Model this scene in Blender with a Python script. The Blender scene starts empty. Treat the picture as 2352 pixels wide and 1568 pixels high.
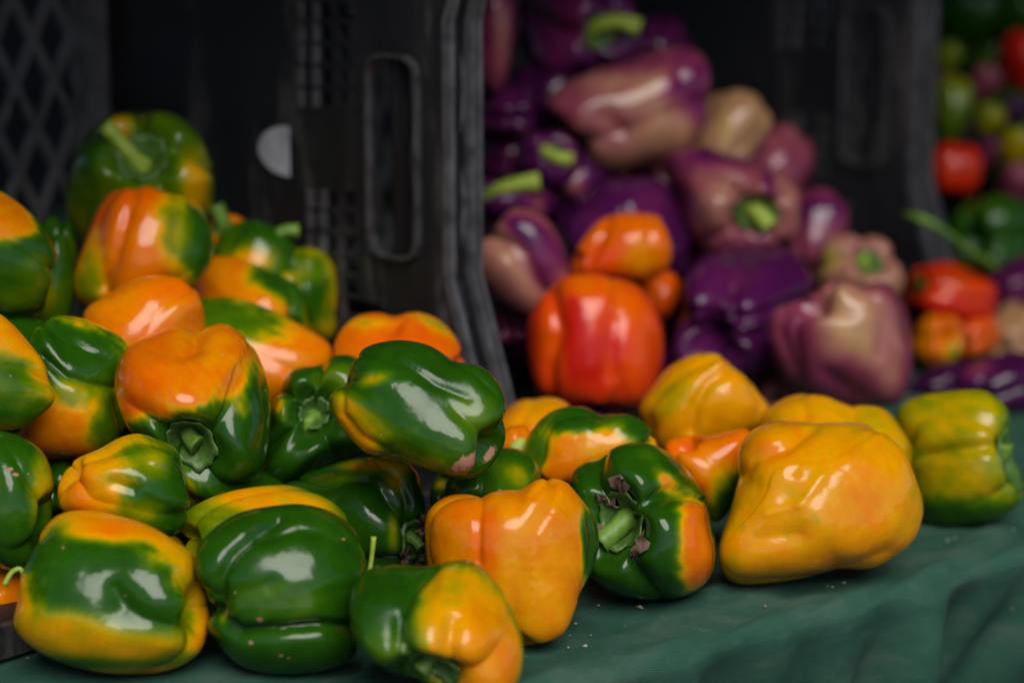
import bpy, math, random
import numpy as np
from mathutils import Vector, Matrix

# ------------------------------------------------------------------ camera, world, light, exposure
sc = bpy.context.scene
COL = sc.collection
CAM_H, PITCH, LENS = 0.45, math.radians(12.0), 85.0
DW, DH = 2352.0, 1568.0                      # picture units used for laying the scene out
FPX = DW * LENS / 36.0
cam_d = bpy.data.cameras.new('camera'); cam = bpy.data.objects.new('camera', cam_d); COL.objects.link(cam)
cam.location = (0, 0, CAM_H); cam.rotation_euler = (math.pi / 2 - PITCH, 0, 0)
cam_d.lens = LENS; cam_d.sensor_width = 36; cam_d.clip_start = 0.05; cam_d.clip_end = 400
cam_d.dof.use_dof = True; cam_d.dof.focus_distance = 1.385; cam_d.dof.aperture_fstop = 3.0; cam_d.dof.aperture_blades = 9
sc.camera = cam

SUN_EL, SUN_AZ = math.radians(46), math.radians(165)     # azimuth from +Y clockwise: behind the camera, a little to its left
world = bpy.data.worlds.new('World'); sc.world = world; world.use_nodes = True
wn = world.node_tree; wn.nodes.clear()
sky = wn.nodes.new('ShaderNodeTexSky'); sky.sky_type = 'NISHITA'; sky.sun_disc = False
sky.sun_elevation = SUN_EL; sky.sun_rotation = SUN_AZ
sky.air_density = 0.4; sky.dust_density = 1.0; sky.ozone_density = 1.0
bg = wn.nodes.new('ShaderNodeBackground'); bg.inputs['Strength'].default_value = 0.05
wo = wn.nodes.new('ShaderNodeOutputWorld')
wn.links.new(sky.outputs[0], bg.inputs[0]); wn.links.new(bg.outputs[0], wo.inputs[0])

sun_d = bpy.data.lights.new('sun', 'SUN'); sun_d.energy = 1.5; sun_d.angle = math.radians(41); sun_d.color = (1, 0.96, 0.9)
sun = bpy.data.objects.new('sun', sun_d); COL.objects.link(sun)
sd = Vector((math.sin(SUN_AZ) * math.cos(SUN_EL), math.cos(SUN_AZ) * math.cos(SUN_EL), math.sin(SUN_EL)))
sun.rotation_euler = sd.to_track_quat('Z', 'Y').to_euler()

vs = sc.view_settings
vs.view_transform = 'Standard'; vs.look = 'None'; vs.gamma = 1.0; vs.use_curve_mapping = False
vs.exposure = 1.06
sc.render.engine = 'CYCLES'
sc.cycles.use_denoising = True
sc.cycles.adaptive_threshold = 0.03
sc.cycles.max_bounces = 6; sc.cycles.glossy_bounces = 4; sc.cycles.diffuse_bounces = 4
sc.cycles.caustics_reflective = False; sc.cycles.caustics_refractive = False
sc.cycles.sample_clamp_indirect = 6

# ------------------------------------------------------------------ layout maths
R_ = np.array([1.0, 0, 0]); F_ = np.array([0, math.cos(PITCH), -math.sin(PITCH)]); U_ = np.array([0, math.sin(PITCH), math.cos(PITCH)])
C0 = np.array([0, 0, CAM_H])
BAS = np.stack([R_, U_, -F_], axis=1)        # right, up, toward the viewer

def ray(x, y):
    return R_ * ((x - DW / 2) / FPX) + U_ * ((DH / 2 - y) / FPX) + F_
def at(x, y, d):
    return C0 + ray(x, y) * d
def on_z(x, y, z=0.0):
    r = ray(x, y); return C0 + r * ((z - CAM_H) / r[2])
def proj(P):
    q = P - C0; d = q @ F_
    return DW / 2 + FPX * (q @ R_) / d, DH / 2 - FPX * (q @ U_) / d, d

def tag(o, label=None, cat=None, group=None, kind=None):
    if label: o['label'] = label
    if cat: o['category'] = cat
    if group: o['group'] = group
    if kind: o['kind'] = kind
    return o
def empty(name, loc):
    o = bpy.data.objects.new(name, None); o.location = loc; o.empty_display_size = 0.02; COL.objects.link(o); return o
def mesh_obj(name, verts, faces, mat, parent=None, loc=(0, 0, 0), smooth=True):
    me = bpy.data.meshes.new(name)
    me.from_pydata([tuple(map(float, v)) for v in verts], [], faces)
    me.update()
    if smooth: me.polygons.foreach_set('use_smooth', [True] * len(me.polygons))
    if mat: me.materials.append(mat)
    o = bpy.data.objects.new(name, me); o.location = loc; COL.objects.link(o)
    if parent: o.parent = parent
    return o

# ------------------------------------------------------------------ materials
def new_mat(name):
    m = bpy.data.materials.new(name); m.use_nodes = True
    nt = m.node_tree; b = nt.nodes['Principled BSDF']
    return m, nt, b
def nd(nt, t, **kw):
    n = nt.nodes.new(t)
    for k, v in kw.items():
        if k in n.inputs: n.inputs[k].default_value = v
        else: setattr(n, k, v)
    return n
def ramp(nt, stops, src=None, interp='LINEAR'):
    r = nt.nodes.new('ShaderNodeValToRGB'); e = r.color_ramp; e.interpolation = interp
    while len(e.elements) < len(stops): e.elements.new(0.5)
    for el, (p, c) in zip(e.elements, stops):
        el.position = p; el.color = (c, c, c, 1) if not hasattr(c, '__len__') else (*c, 1)
    if src: nt.links.new(src, r.inputs[0])
    return r
def mixc(nt, fac, a, b, mode='MIX'):
    n = nt.nodes.new('ShaderNodeMix'); n.data_type = 'RGBA'; n.blend_type = mode
    for sock, v in ((n.inputs[0], fac), (n.inputs[6], a), (n.inputs[7], b)):
        if hasattr(v, 'is_linked'): nt.links.new(v, sock)
        elif hasattr(v, '__len__'): sock.default_value = (*v, 1)
        else: sock.default_value = v
    return n.outputs[2]

def pepper_skin_material():
    m, nt, b = new_mat('pepper_skin'); L = nt.links
    att = nd(nt, 'ShaderNodeAttribute', attribute_name='pigment')
    soil = nd(nt, 'ShaderNodeAttribute', attribute_name='soil')
    geo = nd(nt, 'ShaderNodeNewGeometry')
    n1 = nd(nt, 'ShaderNodeTexNoise', Scale=42.0, Detail=4.0, Roughness=0.6); L.new(geo.outputs['Position'], n1.inputs['Vector'])
    n2 = nd(nt, 'ShaderNodeTexNoise', Scale=380.0, Detail=3.0); L.new(geo.outputs['Position'], n2.inputs['Vector'])
    v1 = ramp(nt, [(0.3, 0.92), (0.7, 1.07)], n1.outputs['Fac'])
    col = mixc(nt, 1.0, att.outputs['Color'], v1.outputs[0], 'MULTIPLY')
    v2 = ramp(nt, [(0.35, 0.97), (0.65, 1.02)], n2.outputs['Fac'])
    col = mixc(nt, 1.0, col, v2.outputs[0], 'MULTIPLY')
    # small pale scars and dark pin-pricks
    vo = nd(nt, 'ShaderNodeTexVoronoi', Scale=95.0); L.new(geo.outputs['Position'], vo.inputs['Vector'])
    dots = ramp(nt, [(0.0, 1.0), (0.05, 1.0), (0.085, 0.0)], vo.outputs['Distance'])
    sel = nd(nt, 'ShaderNodeSeparateColor'); L.new(vo.outputs['Color'], sel.inputs[0])
    pick = ramp(nt, [(0.0, 1.0), (0.07, 1.0), (0.075, 0.0)], sel.outputs[0])
    mm = nd(nt, 'ShaderNodeMath', operation='MULTIPLY'); L.new(dots.outputs[0], mm.inputs[0]); L.new(pick.outputs[0], mm.inputs[1])
    pick2 = ramp(nt, [(0.0, 0.0), (0.95, 0.0), (0.955, 0.8)], sel.outputs[1])
    mm2 = nd(nt, 'ShaderNodeMath', operation='MULTIPLY'); L.new(dots.outputs[0], mm2.inputs[0]); L.new(pick2.outputs[0], mm2.inputs[1])
    col = mixc(nt, mm.outputs[0], col, (0.42, 0.32, 0.17))
    col = mixc(nt, mm2.outputs[0], col, (0.03, 0.018, 0.008))
    # dusty soil where a pepper carries it
    n3 = nd(nt, 'ShaderNodeTexNoise', Scale=260.0, Detail=6.0, Roughness=0.7); L.new(geo.outputs['Position'], n3.inputs['Vector'])
    ad = nd(nt, 'ShaderNodeMath', operation='MULTIPLY_ADD'); L.new(soil.outputs['Fac'], ad.inputs[0]); ad.inputs[1].default_value = 0.62; L.new(n3.outputs['Fac'], ad.inputs[2])
    sm = ramp(nt, [(0.86, 0.0), (0.92, 1.0)], ad.outputs[0])
    col = mixc(nt, sm.outputs[0], col, (0.36, 0.19, 0.12))
    L.new(col, b.inputs['Base Color'])
    n4 = nd(nt, 'ShaderNodeTexNoise', Scale=24.0, Detail=7.0, Roughness=0.7); L.new(geo.outputs['Position'], n4.inputs['Vector'])
    rr = ramp(nt, [(0.35, 0.08), (0.52, 0.15), (0.70, 0.30)], n4.outputs['Fac'])
    rf = mixc(nt, sm.outputs[0], rr.outputs[0], (0.9, 0.9, 0.9))
    L.new(rf, b.inputs['Roughness'])
    b.inputs['IOR'].default_value = 1.41
    b.inputs['Coat Weight'].default_value = 0.0; b.inputs['Coat Roughness'].default_value = 0.10
    b.inputs['Subsurface Weight'].default_value = 0.0; b.inputs['Subsurface Radius'].default_value = (1.0, 0.5, 0.15); b.inputs['Subsurface Scale'].default_value = 0.006
    bp = nd(nt, 'ShaderNodeBump', Strength=0.34, Distance=0.004)
    n5 = nd(nt, 'ShaderNodeTexNoise', Scale=46.0, Detail=4.0, Roughness=0.46); L.new(geo.outputs['Position'], n5.inputs['Vector'])
    ha = nd(nt, 'ShaderNodeMath', operation='MULTIPLY_ADD'); L.new(sm.outputs[0], ha.inputs[0]); ha.inputs[1].default_value = 0.6; L.new(n5.outputs['Fac'], ha.inputs[2])
    L.new(ha.outputs[0], bp.inputs['Height']); L.new(bp.outputs[0], b.inputs['Normal'])
    return m

def stem_material(name, c1, c2, rough=0.5):
    m, nt, b = new_mat(name); L = nt.links
    geo = nd(nt, 'ShaderNodeNewGeometry')
    n1 = nd(nt, 'ShaderNodeTexNoise', Scale=120.0, Detail=4.0, Roughness=0.65); L.new(geo.outputs['Position'], n1.inputs['Vector'])
    r = ramp(nt, [(0.3, c1), (0.7, c2)], n1.outputs['Fac'])
    L.new(r.outputs[0], b.inputs['Base Color']); b.inputs['Roughness'].default_value = rough
    bp = nd(nt, 'ShaderNodeBump', Strength=0.35, Distance=0.002); L.new(n1.outputs['Fac'], bp.inputs['Height']); L.new(bp.outputs[0], b.inputs['Normal'])
    return m

def crate_material():
    m, nt, b = new_mat('black_crate_plastic'); L = nt.links
    geo = nd(nt, 'ShaderNodeNewGeometry')
    mp = nd(nt, 'ShaderNodeMapping'); mp.inputs['Scale'].default_value = (1, 1, 0.25); L.new(geo.outputs['Position'], mp.inputs['Vector'])
    n1 = nd(nt, 'ShaderNodeTexNoise', Scale=28.0, Detail=8.0, Roughness=0.7); L.new(mp.outputs[0], n1.inputs['Vector'])
    n2 = nd(nt, 'ShaderNodeTexNoise', Scale=9.0, Detail=5.0); L.new(geo.outputs['Position'], n2.inputs['Vector'])
    r = ramp(nt, [(0.35, (0.006, 0.006, 0.007)), (0.54, (0.010, 0.010, 0.012)), (0.70, (0.09, 0.083, 0.077))], n1.outputs['Fac'])
    r2 = ramp(nt, [(0.55, 0.0), (0.75, 0.5)], n2.outputs['Fac'])
    c = mixc(nt, r2.outputs[0], r.outputs[0], (0.022, 0.021, 0.021))
    L.new(c, b.inputs['Base Color'])
    rr = ramp(nt, [(0.3, 0.38), (0.7, 0.62)], n1.outputs['Fac']); L.new(rr.outputs[0], b.inputs['Roughness'])
    bp = nd(nt, 'ShaderNodeBump', Strength=0.15, Distance=0.002); L.new(n1.outputs['Fac'], bp.inputs['Height']); L.new(bp.outputs[0], b.inputs['Normal'])
    return m

def cloth_material():
    m, nt, b = new_mat('green_woven_cloth'); L = nt.links
    uv = nd(nt, 'ShaderNodeUVMap'); geo = nd(nt, 'ShaderNodeNewGeometry')
    w1 = nd(nt, 'ShaderNodeTexWave', wave_type='BANDS', bands_direction='X', Scale=260.0, Distortion=0.6); w1.inputs['Detail Scale'].default_value = 0.5
    w2 = nd(nt, 'ShaderNodeTexWave', wave_type='BANDS', bands_direction='Y', Scale=260.0, Distortion=0.6); w2.inputs['Detail Scale'].default_value = 0.5
    for w in (w1, w2): L.new(uv.outputs[0], w.inputs['Vector'])
    wm = nd(nt, 'ShaderNodeMath', operation='MAXIMUM'); L.new(w1.outputs['Fac'], wm.inputs[0]); L.new(w2.outputs['Fac'], wm.inputs[1])
    mp = nd(nt, 'ShaderNodeMapping'); mp.inputs['Scale'].default_value = (1.0, 1.7, 1); L.new(uv.outputs[0], mp.inputs['Vector'])
    n1 = nd(nt, 'ShaderNodeTexNoise', Scale=14.0, Detail=8.0, Roughness=0.68); L.new(mp.outputs[0], n1.inputs['Vector'])
    n2 = nd(nt, 'ShaderNodeTexNoise', Scale=55.0, Detail=6.0, Roughness=0.75); L.new(mp.outputs[0], n2.inputs['Vector'])
    base = ramp(nt, [(0.3, (0.015, 0.062, 0.041)), (0.5, (0.027, 0.088, 0.060)), (0.7, (0.066, 0.115, 0.085))], n1.outputs['Fac'])
    wv = ramp(nt, [(0.2, 0.72), (0.9, 1.12)], wm.outputs[0])
    col = mixc(nt, 1.0, base.outputs[0], wv.outputs[0], 'MULTIPLY')
    dust = ramp(nt, [(0.56, 0.0), (0.80, 0.32)], n2.outputs['Fac'])
    col = mixc(nt, dust.outputs[0], col, (0.15, 0.135, 0.11))
    vo = nd(nt, 'ShaderNodeTexVoronoi', Scale=120.0); L.new(uv.outputs[0], vo.inputs['Vector'])
    sp = nd(nt, 'ShaderNodeSeparateColor'); L.new(vo.outputs['Color'], sp.inputs[0])
    a = ramp(nt, [(0.08, 1.0), (0.14, 0.0)], vo.outputs['Distance']); p = ramp(nt, [(0.03, 1.0), (0.035, 0.0)], sp.outputs[0])
    mu = nd(nt, 'ShaderNodeMath', operation='MULTIPLY'); L.new(a.outputs[0], mu.inputs[0]); L.new(p.outputs[0], mu.inputs[1])
    col = mixc(nt, mu.outputs[0], col, (0.4, 0.36, 0.28))
    L.new(col, b.inputs['Base Color']); b.inputs['Roughness'].default_value = 0.85
    b.inputs['Specular IOR Level'].default_value = 0.2
    hh = nd(nt, 'ShaderNodeMath', operation='MULTIPLY_ADD'); L.new(wm.outputs[0], hh.inputs[0]); hh.inputs[1].default_value = 0.25; L.new(n1.outputs['Fac'], hh.inputs[2])
    bp = nd(nt, 'ShaderNodeBump', Strength=0.5, Distance=0.003); L.new(hh.outputs[0], bp.inputs['Height']); L.new(bp.outputs[0], b.inputs['Normal'])
    return m

def plain(name, c, rough=0.7, noise=0.15, scale=20):
    m, nt, b = new_mat(name); L = nt.links
    geo = nd(nt, 'ShaderNodeNewGeometry')
    n1 = nd(nt, 'ShaderNodeTexNoise', Scale=scale, Detail=6.0, Roughness=0.6); L.new(geo.outputs['Position'], n1.inputs['Vector'])
    r = ramp(nt, [(0.3, tuple(x * (1 - noise) for x in c)), (0.7, tuple(min(1, x * (1 + noise)) for x in c))], n1.outputs['Fac'])
    L.new(r.outputs[0], b.inputs['Base Color']); b.inputs['Roughness'].default_value = rough
    return m

M_SKIN = pepper_skin_material()
M_STEM = stem_material('fresh_stem', (0.07, 0.17, 0.015), (0.17, 0.30, 0.035))
M_PALE = stem_material('pale_stem', (0.20, 0.30, 0.02), (0.36, 0.46, 0.06))
M_CALYX = stem_material('calyx_green', (0.03, 0.09, 0.012), (0.09, 0.18, 0.03), 0.45)
M_DRY = stem_material('dried_sepal', (0.09, 0.055, 0.04), (0.24, 0.15, 0.10), 0.85)
M_CRATE = crate_material()
M_WORN_LIT = plain('worn_lit_grey_plastic', (0.065, 0.065, 0.070), 0.42, 0.6, 70)  # worn grey of the rims; also paints the light on hole edges
M_EDGE = plain('dull_black_edge', (0.038, 0.038, 0.040), 0.45, 0.6, 70)
M_LIT_GREY = plain('lit_grey_plastic', (0.15, 0.145, 0.14), 0.6, 0.4, 50)  # lattice and post grey raised to paint in light from the front
M_CLOTH = cloth_material()
M_STICK = plain('grey_white_sticker', (0.40, 0.42, 0.46), 0.6, 0.3, 45)
M_GROUND = plain('asphalt', (0.06, 0.06, 0.06), 0.9, 0.2, 8)
M_CANVAS = plain('dark_canvas', (0.012, 0.012, 0.014), 0.85, 0.2, 5)
M_SOIL = plain('crumbs', (0.34, 0.28, 0.20), 0.9, 0.4, 200)

# ------------------------------------------------------------------ setting: ground, canopy, added dark backing
g = mesh_obj('ground', [(-150, -150, -0.78), (150, -150, -0.78), (150, 150, -0.78), (-150, 150, -0.78)], [(0, 1, 2, 3)], M_GROUND, smooth=False)
tag(g, kind='structure')
def slab(name, x0, x1, y0, y1, z0, z1, mat):
    v = [(x, y, z) for z in (z0, z1) for y in (y0, y1) for x in (x0, x1)]
    f = [(0, 2, 3, 1), (4, 5, 7, 6), (0, 1, 5, 4), (2, 6, 7, 3), (0, 4, 6, 2), (1, 3, 7, 5)]
    return mesh_obj(name, v, f, mat, smooth=False)
CANOPY_Y = 1.0
cz = slab('stall_roof', -3.2, 3.6, CANOPY_Y, 4.6, 1.38, 1.41, M_CANVAS); tag(cz, kind='structure')
bk = slab('added_dark_backing', -3.2, 3.6, 3.9, 3.93, -0.78, 1.38, M_CANVAS); tag(bk, kind='structure')  # added sheet, painted dark for the gloom behind the lattice, hides the sky

# ------------------------------------------------------------------ tablecloth
def build_cloth():
    pa, pb = on_z(1535, 1464), on_z(2255, 1262)
    e = (pb - pa)[:2]; e /= np.linalg.norm(e)                 # along the table edge, to the right and away
    n = np.array([e[1], -e[0]])                               # outwards, off the table
    rng = np.random.RandomState(3)
    S = np.arange(-1.3, 1.7, 0.0075)
    r = 0.012
    T = np.concatenate([np.linspace(-1.6, -0.35, 12), np.arange(-0.34, -0.001, 0.01), np.linspace(0, r * math.pi / 2, 9), r * math.pi / 2 + np.arange(0.008, 0.42, 0.008)])
    ss, tt = np.meshgrid(S, T, indexing='ij')
    def fold(s, ks):
        return sum(a * np.sin(k * s + p) for a, k, p in ks)
    ks = [(rng.uniform(.3, 1), rng.uniform(25, 115), rng.uniform(0, 6.28)) for _ in range(9)]
    fo = fold(ss, ks) / 3.0
    fo2 = fold(ss * 1.0 + tt * 0.5, [(rng.uniform(.3, 1), rng.uniform(60, 140), rng.uniform(0, 6.28)) for _ in range(6)]) / 3.0
    out = np.where(tt < 0, tt, 0.0); z = np.zeros_like(tt)
    arc = (tt >= 0) & (tt <= r * math.pi / 2)
    ang = np.clip(tt / r, 0, math.pi / 2)
    out = np.where(tt >= 0, r * np.sin(ang), out); z = np.where(tt >= 0, -r * (1 - np.cos(ang)), z)
    dn = np.clip(tt - r * math.pi / 2, 0, None)
    z = z - dn * 0.985; out = out - 0.30 * dn
    amp = np.clip((tt - 0.002) / 0.07, 0, 1)
    fold_sharp = np.sign(fo) * np.abs(fo) ** 0.8
    out = out + amp * (0.017 * fold_sharp + 0.005 * fo2) + 0.006 * np.sin(5.1 * ss + 0.6) * np.clip((tt + .25) / .25, 0, 1)
    # creases on the top near the edge
    near = np.exp(-((tt + 0.02) / 0.07) ** 2)
    z = z + near * (0.0016 * fold(ss * .9 + tt * 3, ks) / 2.0 + 0.0007 * fo2) * (tt < 0.02)
    z = z + np.where(tt < 0, 0.0009 * np.sin(31 * ss + 44 * tt + 1.0) + 0.0007 * np.sin(-53 * ss + 37 * tt), 0) * np.clip(-tt / 0.02, 0, 1) - 0.0004
    P = np.stack([pa[0] + e[0] * ss + n[0] * out, pa[1] + e[1] * ss + n[1] * out, z], axis=-1)
    nS, nT = ss.shape
    idx = np.arange(nS * nT).reshape(nS, nT)
    faces = np.stack([idx[:-1, :-1], idx[1:, :-1], idx[1:, 1:], idx[:-1, 1:]], -1).reshape(-1, 4)
    o = mesh_obj('tablecloth', P.reshape(-1, 3), [tuple(map(int, f)) for f in faces[:, ::-1]], M_CLOTH)
    uvl = o.data.uv_layers.new(name='UVMap')
    li = np.empty(len(o.data.loops), dtype=np.int32); o.data.loops.foreach_get('vertex_index', li)
    uvs = np.stack([ss.reshape(-1), tt.reshape(-1)], -1)[li]
    uvl.data.foreach_set('uv', uvs.reshape(-1).astype(np.float32))
    tag(o, 'dusty dark green woven cloth covering the stall table and hanging over its edge', 'tablecloth')
build_cloth()

# ------------------------------------------------------------------ crates
CE = np.array([-0.643, -0.766, 0.0])         # along the crate's length, to the left and nearer
CB = np.array([-0.766, 0.643, 0.0])          # into the crate, away from the mouth
CL, CW, CD, CT = 0.570, 0.48, 0.36, 0.004
R1 = np.array([-0.0435, 1.600, 0.004])
def panel_bz(x, y):                          # picture point -> place on the first crate's end panel
    r = ray(x, y); nrm = CE
    t = ((R1 - C0) @ nrm) / (r @ nrm); q = C0 + r * t - R1
    return q @ CB, q[2]

class MB:
    def __init__(s): s.v = []; s.f = []
    def box(s, o, a, b, c):                  # o corner, three edge vectors
        k = len(s.v); o, a, b, c = map(np.asarray, (o, a, b, c))
        s.v += [o, o + a, o + a + b, o + b, o + c, o + a + c, o + a + b + c, o + b + c]
        q = [(0, 3, 2, 1), (4, 5, 6, 7), (0, 1, 5, 4), (1, 2, 6, 5), (2, 3, 7, 6), (3, 0, 4, 7)]
        s.f += [tuple(i + k for i in f) for f in q]
    def prism(s, poly, ext):
        k = len(s.v); n = len(poly); ext = np.asarray(ext)
        s.v += [np.asarray(p) for p in poly] + [np.asarray(p) + ext for p in poly]
        s.f += [tuple(k + i for i in range(n))[::-1], tuple(k + n + i for i in range(n))]
        s.f += [(k + i, k + (i + 1) % n, k + n + (i + 1) % n, k + n + i) for i in range(n)]
    def bar(s, p, q, w, t):                  # bar from p to q, half extents along directions w and t
        p, q, w, t = map(np.asarray, (p, q, w, t))
        s.box(p - w - t, 2 * w, 2 * t, q - p)
    def path_bar(s, pts, w, t):
        for p, q in zip(pts[:-1], pts[1:]): s.bar(p, q, w, t)
    def done(s, name, mat, parent, loc):
        return mesh_obj(name, [np.asarray(v) - loc for v in s.v], s.f, mat, parent, smooth=False)

Z_ = np.array([0, 0, 1.0])
hole_px = []
for (cx0, cx1) in ((700, 722), (735, 757), (775, 815)):
    for k in range(5): hole_px.append((cx0, 8 + k * 50, cx1, 44 + k * 50))
for (cx0, cx1) in ((722, 742), (752, 772), (786, 824)):
    for k in range(5): hole_px.append((cx0, 440 + k * 50, cx1, 476 + k * 50))
HOLES = []
for (x0, y0, x1, y1) in hole_px:
    b0, _ = panel_bz(x0, (y0 + y1) / 2); b1, _ = panel_bz(x1, (y0 + y1) / 2); _, z1 = panel_bz((x0 + x1) / 2, y0); _, z0 = panel_bz((x0 + x1) / 2, y1)
    HOLES.append((min(b0, b1), max(b0, b1), z0, z1))
sb0 = panel_bz(962, 350)[0]; sb1 = panel_bz(856, 350)[0]; sz1 = panel_bz(905, 132)[1]; sz0 = panel_bz(905, 585)[1]
SLOT = (sb0, sb1, sz0, sz1)
GAP = (panel_bz(890, 705)[0], panel_bz(790, 705)[0], panel_bz(840, 728)[1], panel_bz(840, 690)[1])
ZD0, ZD1 = panel_bz(1034, 642)[1], panel_bz(1020, 50)[1]

def crate(Rp, label, stick=False, detail=True):
    root = empty('plastic_crate', tuple(Rp))
    tag(root, label, 'crate', 'black produce crates lying on their sides')
    P = lambda e, b, z: Rp + CE * e + CB * b + Z_ * z
    rimpath = [(-0.038, 0.0), (-0.038, 0.035), (0.0, ZD0), (0.0, ZD1), (-0.038, CW - 0.035), (-0.038, CW)]
    for side in (0, 1):
        e0 = 0.0 if side == 0 else CL
        m = MB()
        slot_ = SLOT if side == 0 else (SLOT[0], SLOT[1] + 0.05, SLOT[2] - 0.02, SLOT[3] + 0.02)
        holes = HOLES + [slot_, GAP]
        bc = sorted(set([0.0, CD] + [v for h in holes for v in h[:2]])); zc = sorted(set([0.0, CW] + [v for h in holes for v in h[2:]]))
        for i in range(len(bc) - 1):
            run = None
            for j in range(len(zc) - 1):
                bm, zm = (bc[i] + bc[i + 1]) / 2, (zc[j] + zc[j + 1]) / 2
                solid = not any(h[0] < bm < h[1] and h[2] < zm < h[3] for h in holes)
                if solid and run is None: run = zc[j]
                if run is not None and (not solid or j == len(zc) - 2):
                    top = zc[j] if not solid else zc[j + 1]
                    m.box(P(e0, bc[i], run), CB * (bc[i + 1] - bc[i]), Z_ * (top - run), -CE * CT if side == 0 else CE * CT); run = None
        for (za, zb, zin) in ((0.0, 0.035, ZD0), (CW, CW - 0.035, ZD1)):
            m.prism([P(e0, 0, za), P(e0, -0.038, za), P(e0, -0.038, zb), P(e0, 0, zin)], -CE * CT if side == 0 else CE * CT)
        sg = 1 if side == 0 else -1
        # middle bar of the grip and stiffening ribs on the panel
        bmid = (SLOT[0] + SLOT[1]) / 2
        if side == 0: m.box(P(e0, bmid - 0.003, SLOT[2] - 0.003), CB * 0.006, Z_ * (SLOT[3] - SLOT[2] + 0.006), -CE * 0.012 * sg)
        m.done('end_panel', M_CRATE, root, Rp)
        if side == 1: SL_ = slot_
        else: SL_ = SLOT
        # raised rim round the grip
        m = MB(); w = 0.0035
        b0, b1, z0, z1 = SL_; c = 0.012
        loop = [(b0, z0 + c), (b0, z1 - c), (b0 + c * .3, z1 - c * .3), (b0 + c, z1), (b1 - c, z1), (b1 - c * .3, z1 - c * .3), (b1, z1 - c), (b1, z0 + c), (b1 - c * .3, z0 + c * .3), (b1 - c, z0), (b0 + c, z0), (b0 + c * .3, z0 + c * .3), (b0, z0 + c)]
        bmc, zmc = (b0 + b1) / 2, (z0 + z1) / 2
        for (pb, pz), (qb, qz) in zip(loop[:-1], loop[1:]):
            f = lambda b, z, k: P(e0 + (0.006 if side == 0 else -0.006), b + (w if b > bmc else -w) * k, z + (w if z > zmc else -w) * k)
            m.prism([f(pb, pz, 0.0), f(qb, qz, 0.0), f(qb, qz, 0.6), f(pb, pz, 0.6)], -CE * 0.008 * sg)
        m.done('grip_rim', M_EDGE, root, Rp)
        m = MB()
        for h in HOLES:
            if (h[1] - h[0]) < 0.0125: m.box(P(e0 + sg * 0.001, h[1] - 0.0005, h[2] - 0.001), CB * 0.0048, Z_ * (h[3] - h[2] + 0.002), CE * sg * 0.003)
        tag(m.done('hole_lit_edge', M_WORN_LIT, root, Rp), kind='stuff')  # pale strips painting the light caught on one edge of each hole
        # flanged mouth rim with bracing
        if side == 0:
         m = MB(); m.box(P(e0 - sg * 0.005, 0.022, 0.01), -CE * sg * 0.015, CB * 0.004, Z_ * (CW - 0.02)); m.done('flange', M_CRATE, root, Rp)
        for off, hw in (((0.0, 0.0026), (0.009, 0.0010), (0.021, 0.0018)) if side == 0 else ((0.0, 0.0016),)):
            m = MB()
            pts = [P(e0 - sg * off, b - 0.002, z) for b, z in rimpath]
            for p, q in zip(pts[:-1], pts[1:]): m.bar(p, q, CE * hw, CB * (0.0035 if off != 0.009 else 0.002))
            m.done('mouth_rim', M_WORN_LIT if off != 0.009 else M_CRATE, root, Rp)
        zz = np.linspace(ZD0 + 0.01, ZD1 - 0.01, 5)
        for k in range(4 if side == 0 else 0):
            m = MB(); a, b_ = (0.0105, 0.019) if k % 2 == 0 else (0.019, 0.0105)
            m.bar(P(e0 - sg * a, 0.004, zz[k]), P(e0 - sg * b_, 0.004, zz[k + 1]), CE * 0.002, CB * 0.004)
            m.done('rim_brace', M_WORN_LIT, root, Rp)
        # corner post at the back
        m = MB(); m.box(P(e0 + sg * 0.0005, CD - 0.022, 0.005), CE * sg * 0.020, CB * 0.020, Z_ * (CW - 0.01)); m.done('corner_post', M_LIT_GREY, root, Rp)
    # side walls below and above
    for z in (0.0, CW - CT):
        m = MB()
        for k in range(6):
            ee = 0.005 + k * (CL - 0.01) / 6
            m.box(P(ee, 0.01, z), CE * ((CL - 0.01) / 6 - 0.008), CB * (CD - 0.02), Z_ * CT)
        for b in (0.02, 0.12, 0.22, 0.32):
            m.box(P(0.002, b, z + (0.001 if z == 0 else -0.003)), CE * (CL - 0.004), CB * 0.015, Z_ * 0.006)
        m.done('side_wall', M_CRATE, root, Rp)
        m = MB(); m.box(P(0.006, -0.038, z - (0.0 if z == 0 else 0.014)), CE * (CL - 0.012), CB * 0.047, Z_ * (0.018)); m.done('mouth_rim', M_CRATE, root, Rp)
    # lattice floor of the crate, standing upright at the back
    m = MB(); step = 0.036
    for s in (-1, 1):
        for k in range(-26, 34):
            x0 = k * step
            p = np.array([x0, 0.0]); q = np.array([x0 + s * CW * 0.55, CW])
            # clip to the floor's width
            ts = [0.0, 1.0]
            dx = q[0] - p[0]
            ta, tb = (0.012 - p[0]) / dx, (CL - 0.012 - p[0]) / dx
            lo, hi = max(0.0, min(ta, tb)), min(1.0, max(ta, tb))
            if hi - lo < 0.02: continue
            a = p + (q - p) * lo; b_ = p + (q - p) * hi
            m.bar(P(a[0], CD + (0.001 * s), a[1]), P(b_[0], CD + (0.001 * s), b_[1]), CE * 0.0034, CB * 0.0030)
    m.done('lattice_floor', M_LIT_GREY, root, Rp)
    m = MB()
    for z in (0.0, 0.12, 0.24, 0.36, CW - 0.016): m.box(P(0.006, CD + 0.007, z), CE * (CL - 0.012), CB * 0.004, Z_ * 0.016)
    m.done('floor_rib', M_CRATE, root, Rp)
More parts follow.
